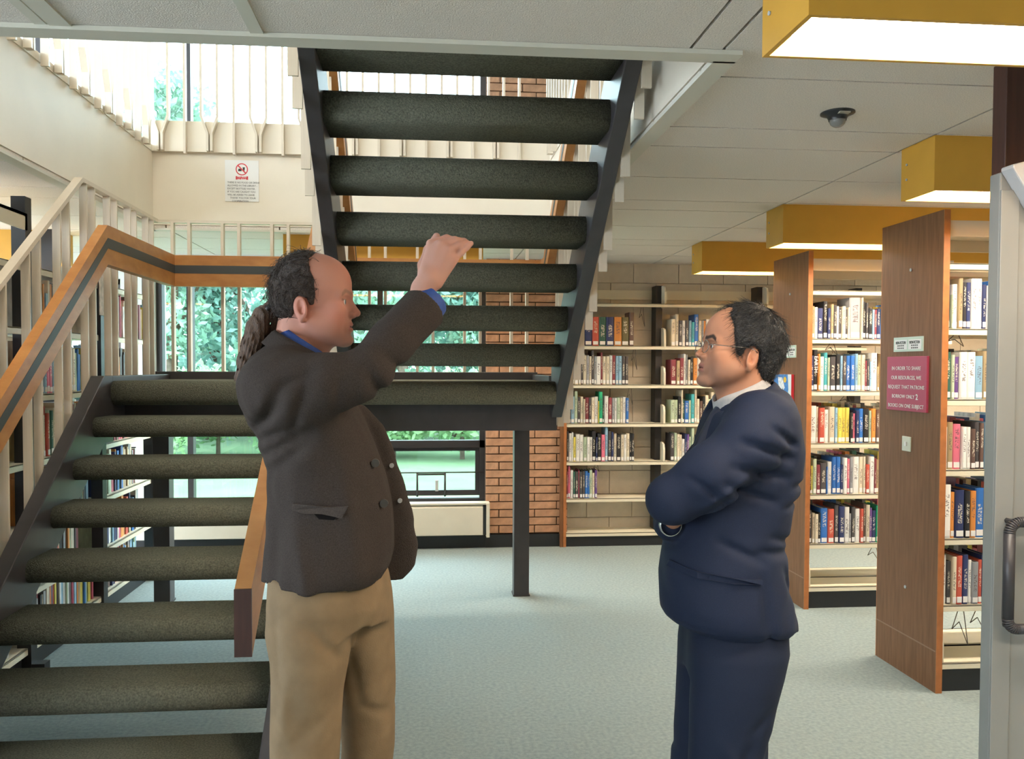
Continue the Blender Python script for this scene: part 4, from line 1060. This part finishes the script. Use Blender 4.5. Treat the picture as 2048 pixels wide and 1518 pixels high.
# hidden body under the clothes : trunk, arms, legs in one skin
def rowsp(rows, Y, dy=0.0, shrink=0.0, wid=None):
    out = []
    for (v, a, b, hy, *cy) in rows:
        xa, z = at(a, v, Y); xb, _ = at(b, v, Y); out.append((z, (xa+xb)/2, Y+(cy[0] if cy else 0)+dy, (xb-xa)/2-shrink, hy-shrink))
    return out
T1 = [(1152, 526, 764, .180), (1128, 528, 782, .182), (1100, 531, 787, .178), (1055, 535, 788, .170), (1000, 538, 783, .165), (937, 536, 768, .165), (890, 520, 750, .175), (843, 500, 730, .190), (800, 487, 706, .205), (765, 482, 690, .205), (735, 492, 676, .185), (715, 506, 664, .150), (700, 522, 652, .105), (686, 540, 640, .075)]
F = Field((hx-.30, YM-.32, .0), (hx+.42, YM+.32, 1.78), .009)
F.loft(rowsp(T1+[(1200, 560, 745, .14), (1235, 585, 735, .10)], YM, shrink=.034), .03)
F.cone((hx-.02, YM, hz-.08), (hx-.045, YM, hz-.24), .050, .065, .04)
sh1 = np.array((*m1(560, 775), 0))
def p3(u, v, dy): x, z = at(u, v, YM+dy); return (x, YM+dy, z)
F.chain([p3(570, 775, -.15), p3(724, 744, -.165), p3(842, 600, -.06)], [.050, .030, .027], .02)
F.chain([p3(590, 770, .17), p3(620, 960, .20), p3(680, 1080, .17)], [.055, .045, .03], .02)
legn = [(1260, 548, 712, .088, -.075), (1400, 560, 690, .075, -.078), (1518, 566, 668, .066, -.078)]
x0_, z0_ = m1(618, 1245)
F.chain([(x0_, YM-.08, z0_), (x0_+.0, YM-.085, .48), (x0_-.03, YM-.085, .09)], [.066, .050, .042], .02); F.chain([(x0_+.135, YM+.08, z0_), (x0_+.138, YM+.09, .48), (x0_+.10, YM+.09, .09)], [.062, .046, .040], .02)
F.ell((x0_+.0, YM-.085, .05), (.10, .038, .035), .02); F.ell((x0_+.11, YM+.09, .05), (.10, .038, .035), .02)
Pb, Qb = F.mesh(1)
tone_b = np.tile(np.array(SKN1), (len(Pb), 1))
TT = np.concatenate([tone_h1, tone_hd, tone_b])
man1 = to_obj('person', [head1, (Ph, Qh), (Pb, Qb)], SKIN, None, lambda V: TT)
tag(man1, 'standing man with ponytail in dark brown jacket and khaki trousers, raising his hand', 'person')
eye_set(man1, pose1)
# hair, tight to the skull, receding ; tie and ponytail
HAIR1 = hair_mat('dark_brown_hair', (.030, .020, .016), (.075, .048, .036), .38, (16, 40, 40))
F = Field((-.125, -.10, -.07), (.07, .10, .17), .0024)
F.ell((.007, 0, .060), (.0995, .0815, .0945), .0); F.ell((-.020, 0, .020), (.066, .072, .060), .02)
g = np.meshgrid(*F.ax, indexing='ij', sparse=True)
F.f += (.0012*np.sin(g[1]*900+30*g[2]+20*g[0])*np.ones(F.f.shape)).astype(np.float32)
polyhair(F, [(.000, .165), (.030, .150), (.018, .130), (.024, .100), (.036, .070), (.037, .035), (.033, .012), (.022, .010), (.016, .028), (-.004, .034), (-.016, .020), (-.020, -.012), (-.030, -.034), (-.055, -.030), (-.080, -.005), (-.12, .02), (-.14, .10), (-.06, .18)], 0)
hp, hq = F.mesh(1)
to_obj('hair', [(pose1(hp), hq)], HAIR1, man1)
hair1 = [o for o in man1.children if o.name.startswith('hair')][0]
strands('combed_strands', HAIR1, hair1, pose1, hp, hq, lambda p: np.array((-.088, 0, .0))-p, 1500, .05, .0008, .0012, 3)
F = Field(m1(465, 780)[:1]+(YM-.08,)+m1(465, 780)[1:], m1(575, 590)[:1]+(YM+.08,)+m1(575, 590)[1:], .0028)
c = [m1(552, 606), m1(538, 617), m1(524, 630), m1(514, 655), m1(505, 690), m1(496, 725), m1(486, 757), m1(482, 776)]
c = [(a, YM+.005+.004*math.sin(i*2.), b) for i, (a, b) in enumerate(c)]
dsp = lambda x, y, z, t: .0030*np.sin(420*y+260*x+60*z)+.0022*np.sin(700*x-190*z)
F.chain(c, [.018, .013, .019, .024, .026, .024, .017, .006], .012, dsp)
c2 = [m1(536, 618), m1(548, 636), m1(545, 655), m1(528, 672)]
F.chain([(a, YM+.02, b) for a, b in c2], [.012, .009, .008, .006], .006, dsp)
tp, tq = F.mesh(1)
pony = to_obj('ponytail', [(tp, tq)], hair_mat('reddish_brown_ponytail', (.050, .027, .017), (.150, .078, .042), .45, (40, 40, 9)), man1)
tx, tz = m1(538, 616)
MB().lathe((0, 0, 0), [(.012, -.006), (.019, -.005), (.020, 0), (.019, .005), (.012, .006)], 16).obj('hair_tie', BLACKP, pony).matrix_world = Matrix.Translation((tx, YM+.005, tz)) @ Matrix.Rotation(math.radians(-50), 4, 'Y')
# jacket
TWEED = mat('dark_brown_tweed', (.034, .0265, .0235), .9, scale=420, col2=(.062, .048, .042), bump=.35, bscale=420, spec=.15)
def fold_lines(lines):     # each: (u0,v0,u1,v1, width m, depth m) grooves/ridges on the visible side
    L = []
    for (u0, v0, u1, v1, w, d) in lines:
        a = m_cur(u0, v0); b = m_cur(u1, v1); L.append((np.array(a), np.array(b), w, d))
    def fn(X, Y, Z):
        o = 0
        for a, b, w, d in L:
            e = b-a; x = X-a[0]; z = Z-a[1]; t = np.clip((x*e[0]+z*e[1])/(e@e), 0, 1)
            q = ((x-e[0]*t)**2+(z-e[1]*t)**2)/w**2; o = o+d*np.exp(-q)*np.sin(math.pi*(.15+.7*t))
        return o
    return fn
m_cur = m1
fl1 = fold_lines([(520, 860, 590, 800, .014, .009), (515, 880, 600, 850, .012, .008), (540, 905, 640, 850, .014, .010), (560, 1190, 580, 1000, .020, .008), (640, 770, 610, 850, .012, .008), (700, 750, 690, 815, .012, .006),
                  (600, 760, 560, 830, .014, .008), (742, 770, 735, 800, .012, -.004), (650, 745, 590, 770, .010, .007), (745, 735, 790, 820, .013, .009), (770, 700, 820, 760, .012, .006), (640, 870, 560, 930, .016, .010), (730, 1150, 700, 900, .025, -.006), (612, 1040, 640, 1180, .02, -.006)])
F = Field((m1(470, 900)[0], YM-.32, m1(500, 1200)[1]-.01), (m1(905, 900)[0], YM+.30, m1(600, 560)[1]), .0062)
F.loft(rowsp(T1, YM), .03, 2.15)
F.cone(p3(556, 778, -.135), p3(600, 785, -.165), .084, .080, .04)                       # shoulder
F.chain([p3(577, 778, -.155), p3(660, 768, -.180), p3(730, 749, -.170)], [.077, .064, .056], .03)       # upper sleeve
F.chain([p3(733, 744, -.170), p3(782, 686, -.125), p3(847, 617, -.062)], [.056, .053, .056], .02)       # forearm sleeve
F.cone(p3(575, 765, .14), p3(600, 800, .18), .085, .08, .04); F.chain([p3(600, 800, .18), p3(640, 950, .215), p3(690, 1060, .17)], [.078, .068, .058], .03)
# far front panel, swinging open
FP = [(1180, 745, 806, .020, .10), (1150, 740, 828, .022, .10), (1103, 735, 836, .022, .10), (1055, 730, 829, .022, .10), (1008, 725, 812, .022, .10), (961, 715, 800, .024, .10), (913, 700, 786, .03, .10), (857, 690, 763, .035, .09), (814, 680, 724, .04, .08)]
F.loft(rowsp(FP, YM), .012, 2.6)
X, Y, Z = np.meshgrid(*F.ax, indexing='ij', sparse=True)
F.f += ((1.6*fl1(X, Y, Z)*(Y < YM+.02))+.0028*noise3(X, Y, Z, 38, 3)).astype(np.float32)
# cuff cut square across the forearm ; hem cut ; neck hole
ca, cb = np.array(p3(782, 688, -.125)), np.array(p3(850, 613, -.058)); ax_ = (cb-ca)/np.linalg.norm(cb-ca)
cut = ((X-cb[0])*ax_[0]+(Y-cb[1])*ax_[1]+(Z-cb[2])*ax_[2]); near_arm = (X > m1(770, 700)[0]) & (Z > m1(700, 730)[1])
F.f = np.where(near_arm, np.maximum(F.f, cut), F.f).astype(np.float32)
neck_cut(F, m1(553, 668), m1(668, 733), YM, X, Y, Z)
jp, jq = F.mesh(1)
jacket1 = to_obj('jacket', [(jp, jq)], TWEED, man1)
# shirt : collar band and cuff
SHIRT1 = mat('royal_blue_shirt', (.020, .062, .26), .7, var=.15, scale=60)
collar('jacket_collar', TWEED, jacket1, m1(549, 670), m1(662, 730), YM, .079, .012, .030, .014)
col1 = collar('shirt_collar', SHIRT1, man1, m1(566, 666), m1(652, 722), YM+.002, .066, .016, .022, .010)
cuff_c = cb-ax_*.03; cuff_e = cb+ax_*.026
F = Field(cb-.10, cb+.10, .0028)
F.cone(cuff_c, cuff_e, .050, .0465, .0)
X, Y, Z = np.meshgrid(*F.ax, indexing='ij', sparse=True); cut = ((X-cuff_e[0])*ax_[0]+(Y-cuff_e[1])*ax_[1]+(Z-cuff_e[2])*ax_[2]); F.f = np.maximum(F.f, cut).astype(np.float32)
F.cone(cuff_e-ax_*.012, cuff_e+ax_*.06, .040, .043, .003, 'd')
cp, cq = F.mesh(1); to_obj('shirt_cuff', [(cp, cq)], SHIRT1, man1)
# lapel, pocket flap, buttons
def flat_piece(name, pts, Y0, m, parent, th=.006):
    return MB().prism([(a, b) for a, b in [m_cur(u, v) for u, v in pts]], 'y', Y0, Y0+th).obj(name, m, parent, .0015)
def surf_y(obj_pts, x, z, sgn=-1):      # nearest jacket surface towards the viewer
    d = (obj_pts[:, 0]-x)**2+(obj_pts[:, 2]-z)**2; s = obj_pts[d < .012**2]; return float(s[:, 1].min()) if len(s) else YM-.15
def skin_piece(name, pts, JP, m, parent, th=.006, lift=.001):
    q = [m_cur(u, v) for u, v in pts]; y = [surf_y(JP, a, b) for a, b in q]; n = len(q)
    mb = MB(); mb.add([(a, yy-lift-th, b) for (a, b), yy in zip(q, y)]+[(a, yy+.004, b) for (a, b), yy in zip(q, y)],
        [tuple(range(n)), tuple(range(2*n-1, n-1, -1))]+[(i, n+i, n+(i+1) % n, (i+1) % n) for i in range(n)])
    return mb.obj(name, m, parent)
TWEEDL = mat('brown_tweed_flap', (.052, .042, .038), .9, scale=420, col2=(.080, .064, .058), bump=.3, bscale=420, spec=.15)
skin_piece('pocket_flap', [(606, 986), (640, 988), (675, 992), (709, 990), (697, 1012), (660, 1004), (625, 1004), (603, 998)], jp, TWEEDL, jacket1)
skin_piece('pocket_mouth', [(645, 1004), (690, 1008), (682, 1016), (655, 1014)], jp, DARKHOLE, jacket1, .001)  # flat dark piece, shade of the open pocket put into its colour
BUT = mat('dark_horn_button', (.05, .045, .04), .3)
for (u, v, mm) in ((772, 994, BUT), (755, 918, BUT)):
    a, b = m1(u, v); y = surf_y(jp, a, b); MB().cyl((a, y-.006, b), (a, y+.002, b), .010, n=14).obj('button', mm, jacket1)
for (u, v) in ((781, 938), (798, 1011)):
    a, b = m1(u, v); y = surf_y(jp, a, b); MB().cyl((a, y-.006, b), (a, y+.002, b), .006, n=12).obj('button', PALEMETAL, jacket1)
LAPG = mat('grey_brown_lapel', (.085, .080, .078), .9, scale=300, var=.3)
flat_piece('lapel', [(651, 712), (668, 724), (690, 760), (700, 812), (680, 800), (655, 760)], YM-.055, LAPG, jacket1, .05)
# trousers
KHAKI = mat('khaki_cotton', (.215, .148, .085), .85, var=.12, scale=14, bump=.1, bscale=300, spec=.2)
L1 = [(1140, 552, 700, .11, -.05), (1195, 544, 700, .115, -.065), (1245, 542, 708, .118, -.07), (1297, 553, 705, .11, -.078), (1344, 555, 698, .105, -.08), (1391, 555, 692, .10, -.082), (1450, 553, 688, .095, -.084), (1518, 552, 684, .092, -.085)]
L2 = [(1130, 640, 768, .11, .05), (1160, 640, 776, .112, .06), (1195, 640, 781, .115, .075), (1245, 655, 785, .118, .08), (1320, 664, 787, .11, .085), (1391, 668, 789, .10, .088), (1450, 672, 789, .095, .09), (1518, 676, 787, .092, .09)]
F = Field((m1(530, 1300)[0]-.04, YM-.24, .07), (m1(800, 1300)[0]+.02, YM+.24, m1(600, 1110)[1]), .0062)
def legrows(L):
    r = rowsp(L, YM); z, cx_, cy_, hx_, hy_ = r[-1]
    return r+[(.30, cx_-.018, cy_, hx_*.92, hy_*.95), (.12, cx_-.03, cy_, hx_*.88, hy_*.92), (.075, cx_-.03, cy_, hx_*.88, hy_*.92)]
F.loft(legrows(L1), .015, 2.1); F.loft(legrows(L2), .022, 2.1)
F.loft(rowsp([(1150, 545, 765, .165), (1200, 543, 772, .165), (1240, 560, 770, .14)], YM), .03)
fl2 = fold_lines([(575, 1195, 578, 1300, .010, .006), (700, 1290, 640, 1215, .012, .006), (690, 1350, 600, 1440, .02, .006), (585, 1330, 600, 1430, .016, -.005), (745, 1215, 715, 1265, .010, .006), (720, 1400, 700, 1300, .014, .006), (780, 1430, 720, 1410, .014, .006), (568, 1480, 600, 1300, .014, -.005)])
X, Y, Z = np.meshgrid(*F.ax, indexing='ij', sparse=True); F.f += (fl2(X, Y, Z)+.003*noise3(X, Y, Z, 22, 8)).astype(np.float32)
tp, tq = F.mesh(1); tr1 = to_obj('trousers', [(tp, tq)], KHAKI, man1)
SHOE = mat('dark_leather_shoe', (.03, .02, .015), .35)
for yy, dx in ((-.085, .03), (.09, .14)):
    F = Field((x0_+dx-.20, YM+yy-.08, -.01), (x0_+dx+.20, YM+yy+.08, .16), .005)
    F.ell((x0_+dx, YM+yy, .045), (.145, .052, .05), .02); F.ell((x0_+dx-.06, YM+yy, .07), (.07, .045, .05), .02); F.f = np.maximum(F.f, (.002-F.ax[2])[None, None, :]).astype(np.float32)
    a, b = F.mesh(1); to_obj('shoe', [(a, b)], SHOE, man1)
# ================================================================== man in the navy suit, arms folded
YN2 = 2.42
def m2(u, v): return at(u, v, YN2)
m_cur = m2; YMs = YM; YM = YN2
def p4(u, v, dy): x, z = at(u, v, YN2+dy); return (x, YN2+dy, z)
SKN2 = (.44, .218, .136)
hx2, hz2 = m2(1485, 720)
Rh2 = Rz(math.pi-math.radians(1)) @ Ry(math.radians(-9))
pose2 = Pose(Rh2, 1.06, (hx2, YN2+.0, hz2))
F = head_field(True); neck(F, .035, .058)
P, Q = F.mesh(1)
head2 = (pose2(P), Q); th2 = head_tone(P, SKN2, (.36, .14, .12), (.54, .235, .145), (.22, .14, .11), brow=(.02, .018, .018), browh=.0075)
T2 = [(1250, 1362, 1582, .175), (1236, 1338, 1580, .195), (1222, 1328, 1577, .20), (1200, 1324, 1572, .20), (1150, 1324, 1564, .195), (1100, 1330, 1561, .185), (1050, 1344, 1569, .180), (1000, 1362, 1580, .182), (950, 1380, 1590, .19), (900, 1396, 1590, .205), (860, 1408, 1584, .21), (830, 1420, 1577, .205), (805, 1432, 1570, .18), (788, 1442, 1568, .13), (774, 1452, 1556, .085)]
F = Field((hx2-.36, YN2-.32, .0), (hx2+.30, YN2+.32, 1.66), .009)
F.loft(rowsp(T2+[(1285, 1390, 1545, .13), (1310, 1410, 1510, .09)], YN2, shrink=.045), .03)
F.cone((hx2+.02, YN2, hz2-.09), (hx2+.05, YN2, hz2-.22), .052, .065, .04)
xh, zh = m2(1445, 1300)
F.chain([(xh, YN2-.085, zh), (xh, YN2-.085, .46), (xh+.03, YN2-.085, .09)], [.072, .056, .042], .02); F.chain([(xh, YN2+.085, zh), (xh-.01, YN2+.085, .46), (xh+.02, YN2+.085, .09)], [.072, .056, .042], .02)
F.ell((xh-.01, YN2-.085, .05), (.10, .038, .035), .02); F.ell((xh-.02, YN2+.085, .05), (.10, .038, .035), .02)
F.chain([p4(1510, 850, -.17), p4(1330, 1005, -.14), p4(1345, 990, .10)], [.055, .045, .032], .02); F.chain([p4(1500, 850, .17), p4(1350, 1000, .17), p4(1350, 1030, -.02)], [.055, .045, .032], .02)
Pb, Qb = F.mesh(1)
# tucked hands : fingers curled round the opposite sleeves
F = Field(np.array(p4(1300, 1075, -.16))-.02, np.array(p4(1440, 960, .20))+.02, .0024)
def hand_tucked(w, d, up, side):
    w = np.array(w); d = np.array(d, float); d /= np.linalg.norm(d); s_ = np.array(side, float)
    F.cone(w, w+d*.05, .026, .030, .012)
    for i in range(4):
        b = w+d*.085+s_*(i-1.5)*.019; r = (.0085, .009, .0088, .0078)[i]; L = (.036, .042, .039, .030)[i]
        F.cone(w+d*.03+s_*(i-1.5)*.013, b, .012, .0105, .01); F.chain([b, b+d*L*.7+np.array(up)*.012, b+d*L*.9+np.array(up)*.036], [r*1.1, r, r*.85], .004)
    F.chain([w+d*.01+s_*.03, w+d*.05+s_*.052, w+d*.085+s_*.050], [.013, .011, .009], .008)
hand_tucked(p4(1346, 1040, -.075), (.45, -.25, .85), (-.6, .1, .3), (.3, .9, .3))
hand_tucked(p4(1372, 992, .10), (.1, 1, 0), (.5, 0, -.3), (.2, 0, .97))
Ph2, Qh2 = F.mesh(1)
TT2 = np.concatenate([th2, np.tile(np.array(SKN2), (len(Ph2)+len(Pb), 1))])
man2 = to_obj('person', [head2, (Ph2, Qh2), (Pb, Qb)], SKIN, None, lambda V: TT2)
tag(man2, 'standing man in navy suit and glasses with arms folded, looking up left', 'person')
eye_set(man2, pose2, iris=(.05, .03, .02))
HAIR2 = hair_mat('black_hair', (.007, .007, .008), (.030, .030, .033), .30, (22, 34, 22))
F = Field((-.15, -.115, -.09), (.115, .115, .19), .0028)
F.ell((.000, 0, .066), (.108, .090, .097), .0); F.ell((-.040, 0, .045), (.072, .080, .075), .02); F.ell((-.050, 0, -.015), (.042, .062, .055), .03)
X, Y, Z = np.meshgrid(*F.ax, indexing='ij', sparse=True)
F.f += (.004*noise3(X, Y, Z, 90, 4)+.002*noise3(X, Y, Z, 220, 9)).astype(np.float32)
polyhair(F, [(.040, .19), (.066, .165), (.060, .135), (.075, .118), (.066, .095), (.058, .060), (.050, .022), (.036, -.004), (.026, .012), (.022, .030), (.004, .040), (-.018, .030), (-.024, -.005), (-.026, -.060), (-.05, -.085), (-.10, -.08), (-.16, .0), (-.16, .15), (-.05, .19)], 0)
hp, hq = F.mesh(1)
hair2 = to_obj('hair', [(pose2(hp), hq)], HAIR2, man2)
def flow2(p):
    w = p-np.array((-.045, .01, .155)); w = w/(np.linalg.norm(w)+1e-6)
    return w*.8+np.array((.55, 0, -.25)) if p[0] > -.03 else w*.9+np.array((-.1, 0, -.55))
strands('combed_strands', HAIR2, hair2, pose2, hp, hq, flow2, 2600, .034, .0008, .006, 5)
strands('loose_strands', HAIR2, hair2, pose2, hp, hq, flow2, 220, .040, .0007, .016, 6, lambda c: (c[:, 2] > .12) | (c[:, 0] < -.09))
# glasses
GL = MB(); RIM = mat('thin_steel_rim', (.25, .24, .23), .25, metal=.9)
def gp(x, y, z): return tuple(pose2(np.array([(x, y, z)]))[0])
for s in (-1, 1):
    ring = [gp(.1255-.004*abs(math.cos(t)), s*(.034+.0245*math.cos(t)), .018+.018*math.sin(t)) for t in [2*math.pi*i/20 for i in range(21)]]
    GL.tube(ring, .0011, 6)
    GL.tube([gp(.122, s*.0585, .022), gp(.108, s*.071, .024), gp(.010, s*.083, .030), gp(-.010, s*.082, .020)], .0012, 6)
GL.tube([gp(.1255, -.010, .024), gp(.129, 0, .027), gp(.1255, .010, .024)], .0011, 6)
gl = GL.obj('glasses', RIM, man2)
LENS = glass('lens_glass', (.97, .98, .98), .14)
for s in (-1, 1):
    pts = [gp(.1253-.004*abs(math.cos(t)), s*(.034+.024*math.cos(t)), .018+.0175*math.sin(t)) for t in [2*math.pi*i/20 for i in range(20)]]
    MB().add(pts, [tuple(range(20))]).obj('lens', LENS, gl)
# suit jacket
NAVY = mat('navy_suit_wool', (.0100, .0155, .038), .75, scale=600, col2=(.015, .023, .052), bump=.12, bscale=600, spec=.25)
flj = fold_lines([(1420, 870, 1530, 905, .014, .011), (1400, 915, 1520, 940, .013, .010), (1385, 945, 1500, 985, .012, .009), (1470, 845, 1535, 880, .012, .009), (1540, 960, 1600, 960, .010, .008), (1525, 1000, 1595, 990, .010, .008), (1500, 1055, 1570, 1075, .013, .010), (1470, 1080, 1565, 1090, .014, .009), (1530, 1120, 1560, 1180, .012, .008),
                  (1475, 1125, 1500, 1290, .016, .008), (1430, 930, 1350, 990, .012, -.007), (1440, 960, 1340, 1030, .012, -.007), (1560, 1000, 1575, 1090, .02, .008), (1400, 1060, 1480, 1100, .014, .008), (1330, 935, 1400, 985, .010, .007)])
F = Field((m2(1222, 900)[0], YN2-.34, m2(1500, 1305)[1]-.01), (m2(1615, 900)[0], YN2+.32, m2(1500, 760)[1]), .0062)
F.loft(rowsp(T2, YN2), .03, 2.2)
F.cone(p4(1520, 838, -.15), p4(1500, 880, -.19), .080, .085, .05)
F.chain([p4(1505, 880, -.185), p4(1420, 950, -.195), p4(1345, 1000, -.165)], [.086, .080, .070], .03)
F.chain([p4(1342, 998, -.165), p4(1350, 985, -.06), p4(1368, 990, .10)], [.068, .062, .055], .02)
F.chain([p4(1510, 850, .15), p4(1420, 930, .20), p4(1345, 1010, .18)], [.085, .075, .065], .04); F.chain([p4(1345, 1012, .18), p4(1340, 1046, .04), p4(1337, 1054, -.045)], [.06, .046, .040], .02)
X, Y, Z = np.meshgrid(*F.ax, indexing='ij', sparse=True)
F.f += (1.5*flj(X, Y, Z)*(Y < YN2)+.003*noise3(X, Y, Z, 30, 21)).astype(np.float32)
neck_cut(F, m2(1551, 776), m2(1425, 824), YN2, X, Y, Z)
jp2, jq2 = F.mesh(1)
jk2 = to_obj('suit_jacket', [(jp2, jq2)], NAVY, man2)
skin_piece('pocket_flap', [(1322, 1122), (1360, 1130), (1420, 1134), (1472, 1136), (1474, 1128), (1420, 1124), (1360, 1118), (1326, 1110)], jp2, NAVY, jk2, .008)
collar('jacket_collar', NAVY, jk2, m2(1546, 772), m2(1434, 820), YN2, .079, .014, .034, .016)
SHIRT2 = mat('pale_grey_shirt', (.42, .41, .41), .75, var=.08, scale=80)
collar('shirt_collar', SHIRT2, man2, m2(1530, 766), m2(1432, 808), YN2, .070, .020, .022, .008)
TIE = mat('dark_navy_tie', (.010, .014, .035), .5)
F = Field((m2(1360, 900)[0], YN2-.08, m2(1500, 960)[1]), (m2(1470, 800)[0], YN2+.08, m2(1500, 790)[1]), .0035)
F.ell((m2(1438, 822)[0], YN2-.01, m2(1438, 822)[1]), (.020, .024, .020), .0); F.cone((m2(1430, 832)[0], YN2-.01, m2(1430, 832)[1]), (m2(1400, 915)[0], YN2-.01, m2(1400, 915)[1]), .020, .038, .008)
a, b = F.mesh(1); to_obj('tie', [(a, b)], TIE, man2)
wb_ = np.array(p4(1341, 1050, -.082)); MB().lathe((0, 0, 0), [(.030, -.007), (.033, -.007), (.033, .007), (.030, .007)], 24).obj('watch_band', mat('watch_silver', (.6, .6, .6), .25, metal=.9), man2).matrix_world = Matrix.Translation(wb_) @ Matrix.Rotation(math.pi/2, 4, 'X')
# suit trousers
NAVYT = mat('navy_suit_trousers', (.0080, .0130, .032), .75, scale=600, col2=(.012, .019, .043), spec=.25)
A = [(1215, 1378, 1556, .15), (1255, 1374, 1552, .155), (1331, 1370, 1538, .15)]
L1 = [(1210, 1380, 1552, .10, -.05), (1290, 1370, 1552, .115, -.07), (1335, 1369, 1540, .112, -.08), (1384, 1364, 1526, .106, -.085), (1441, 1362, 1513, .10, -.088), (1518, 1359, 1503, .095, -.09)]
L2 = [(1210, 1382, 1552, .10, .05), (1290, 1374, 1552, .115, .07), (1384, 1372, 1525, .106, .085), (1441, 1370, 1514, .10, .088), (1480, 1368, 1516, .097, .09), (1518, 1368, 1521, .095, .09)]
F = Field((m2(1340, 1400)[0]-.03, YN2-.24, .07), (m2(1585, 1400)[0]+.03, YN2+.24, m2(1500, 1200)[1]), .0062)
F.loft(legrows(L1), .015, 2.1); F.loft(legrows(L2), .02, 2.1); F.loft(rowsp(A, YN2), .03)
fl3 = fold_lines([(1450, 1420, 1500, 1380, .016, .008), (1430, 1500, 1460, 1430, .016, .008), (1400, 1430, 1440, 1500, .018, -.006), (1480, 1500, 1505, 1440, .012, .008)])
X, Y, Z = np.meshgrid(*F.ax, indexing='ij', sparse=True); F.f += (fl3(X, Y, Z)+.003*noise3(X, Y, Z, 22, 5)).astype(np.float32)
a, b = F.mesh(1); to_obj('trousers', [(a, b)], NAVYT, man2)
for yy, dx in ((-.085, -.03), (.085, -.04)):
    F = Field((xh+dx-.20, YN2+yy-.08, -.01), (xh+dx+.20, YN2+yy+.08, .16), .005)
    F.ell((xh+dx, YN2+yy, .045), (.145, .052, .05), .02); F.ell((xh+dx+.06, YN2+yy, .07), (.07, .045, .05), .02); F.f = np.maximum(F.f, (.002-F.ax[2])[None, None, :]).astype(np.float32)
    a, b = F.mesh(1); to_obj('shoe', [(a, b)], SHOE, man2)
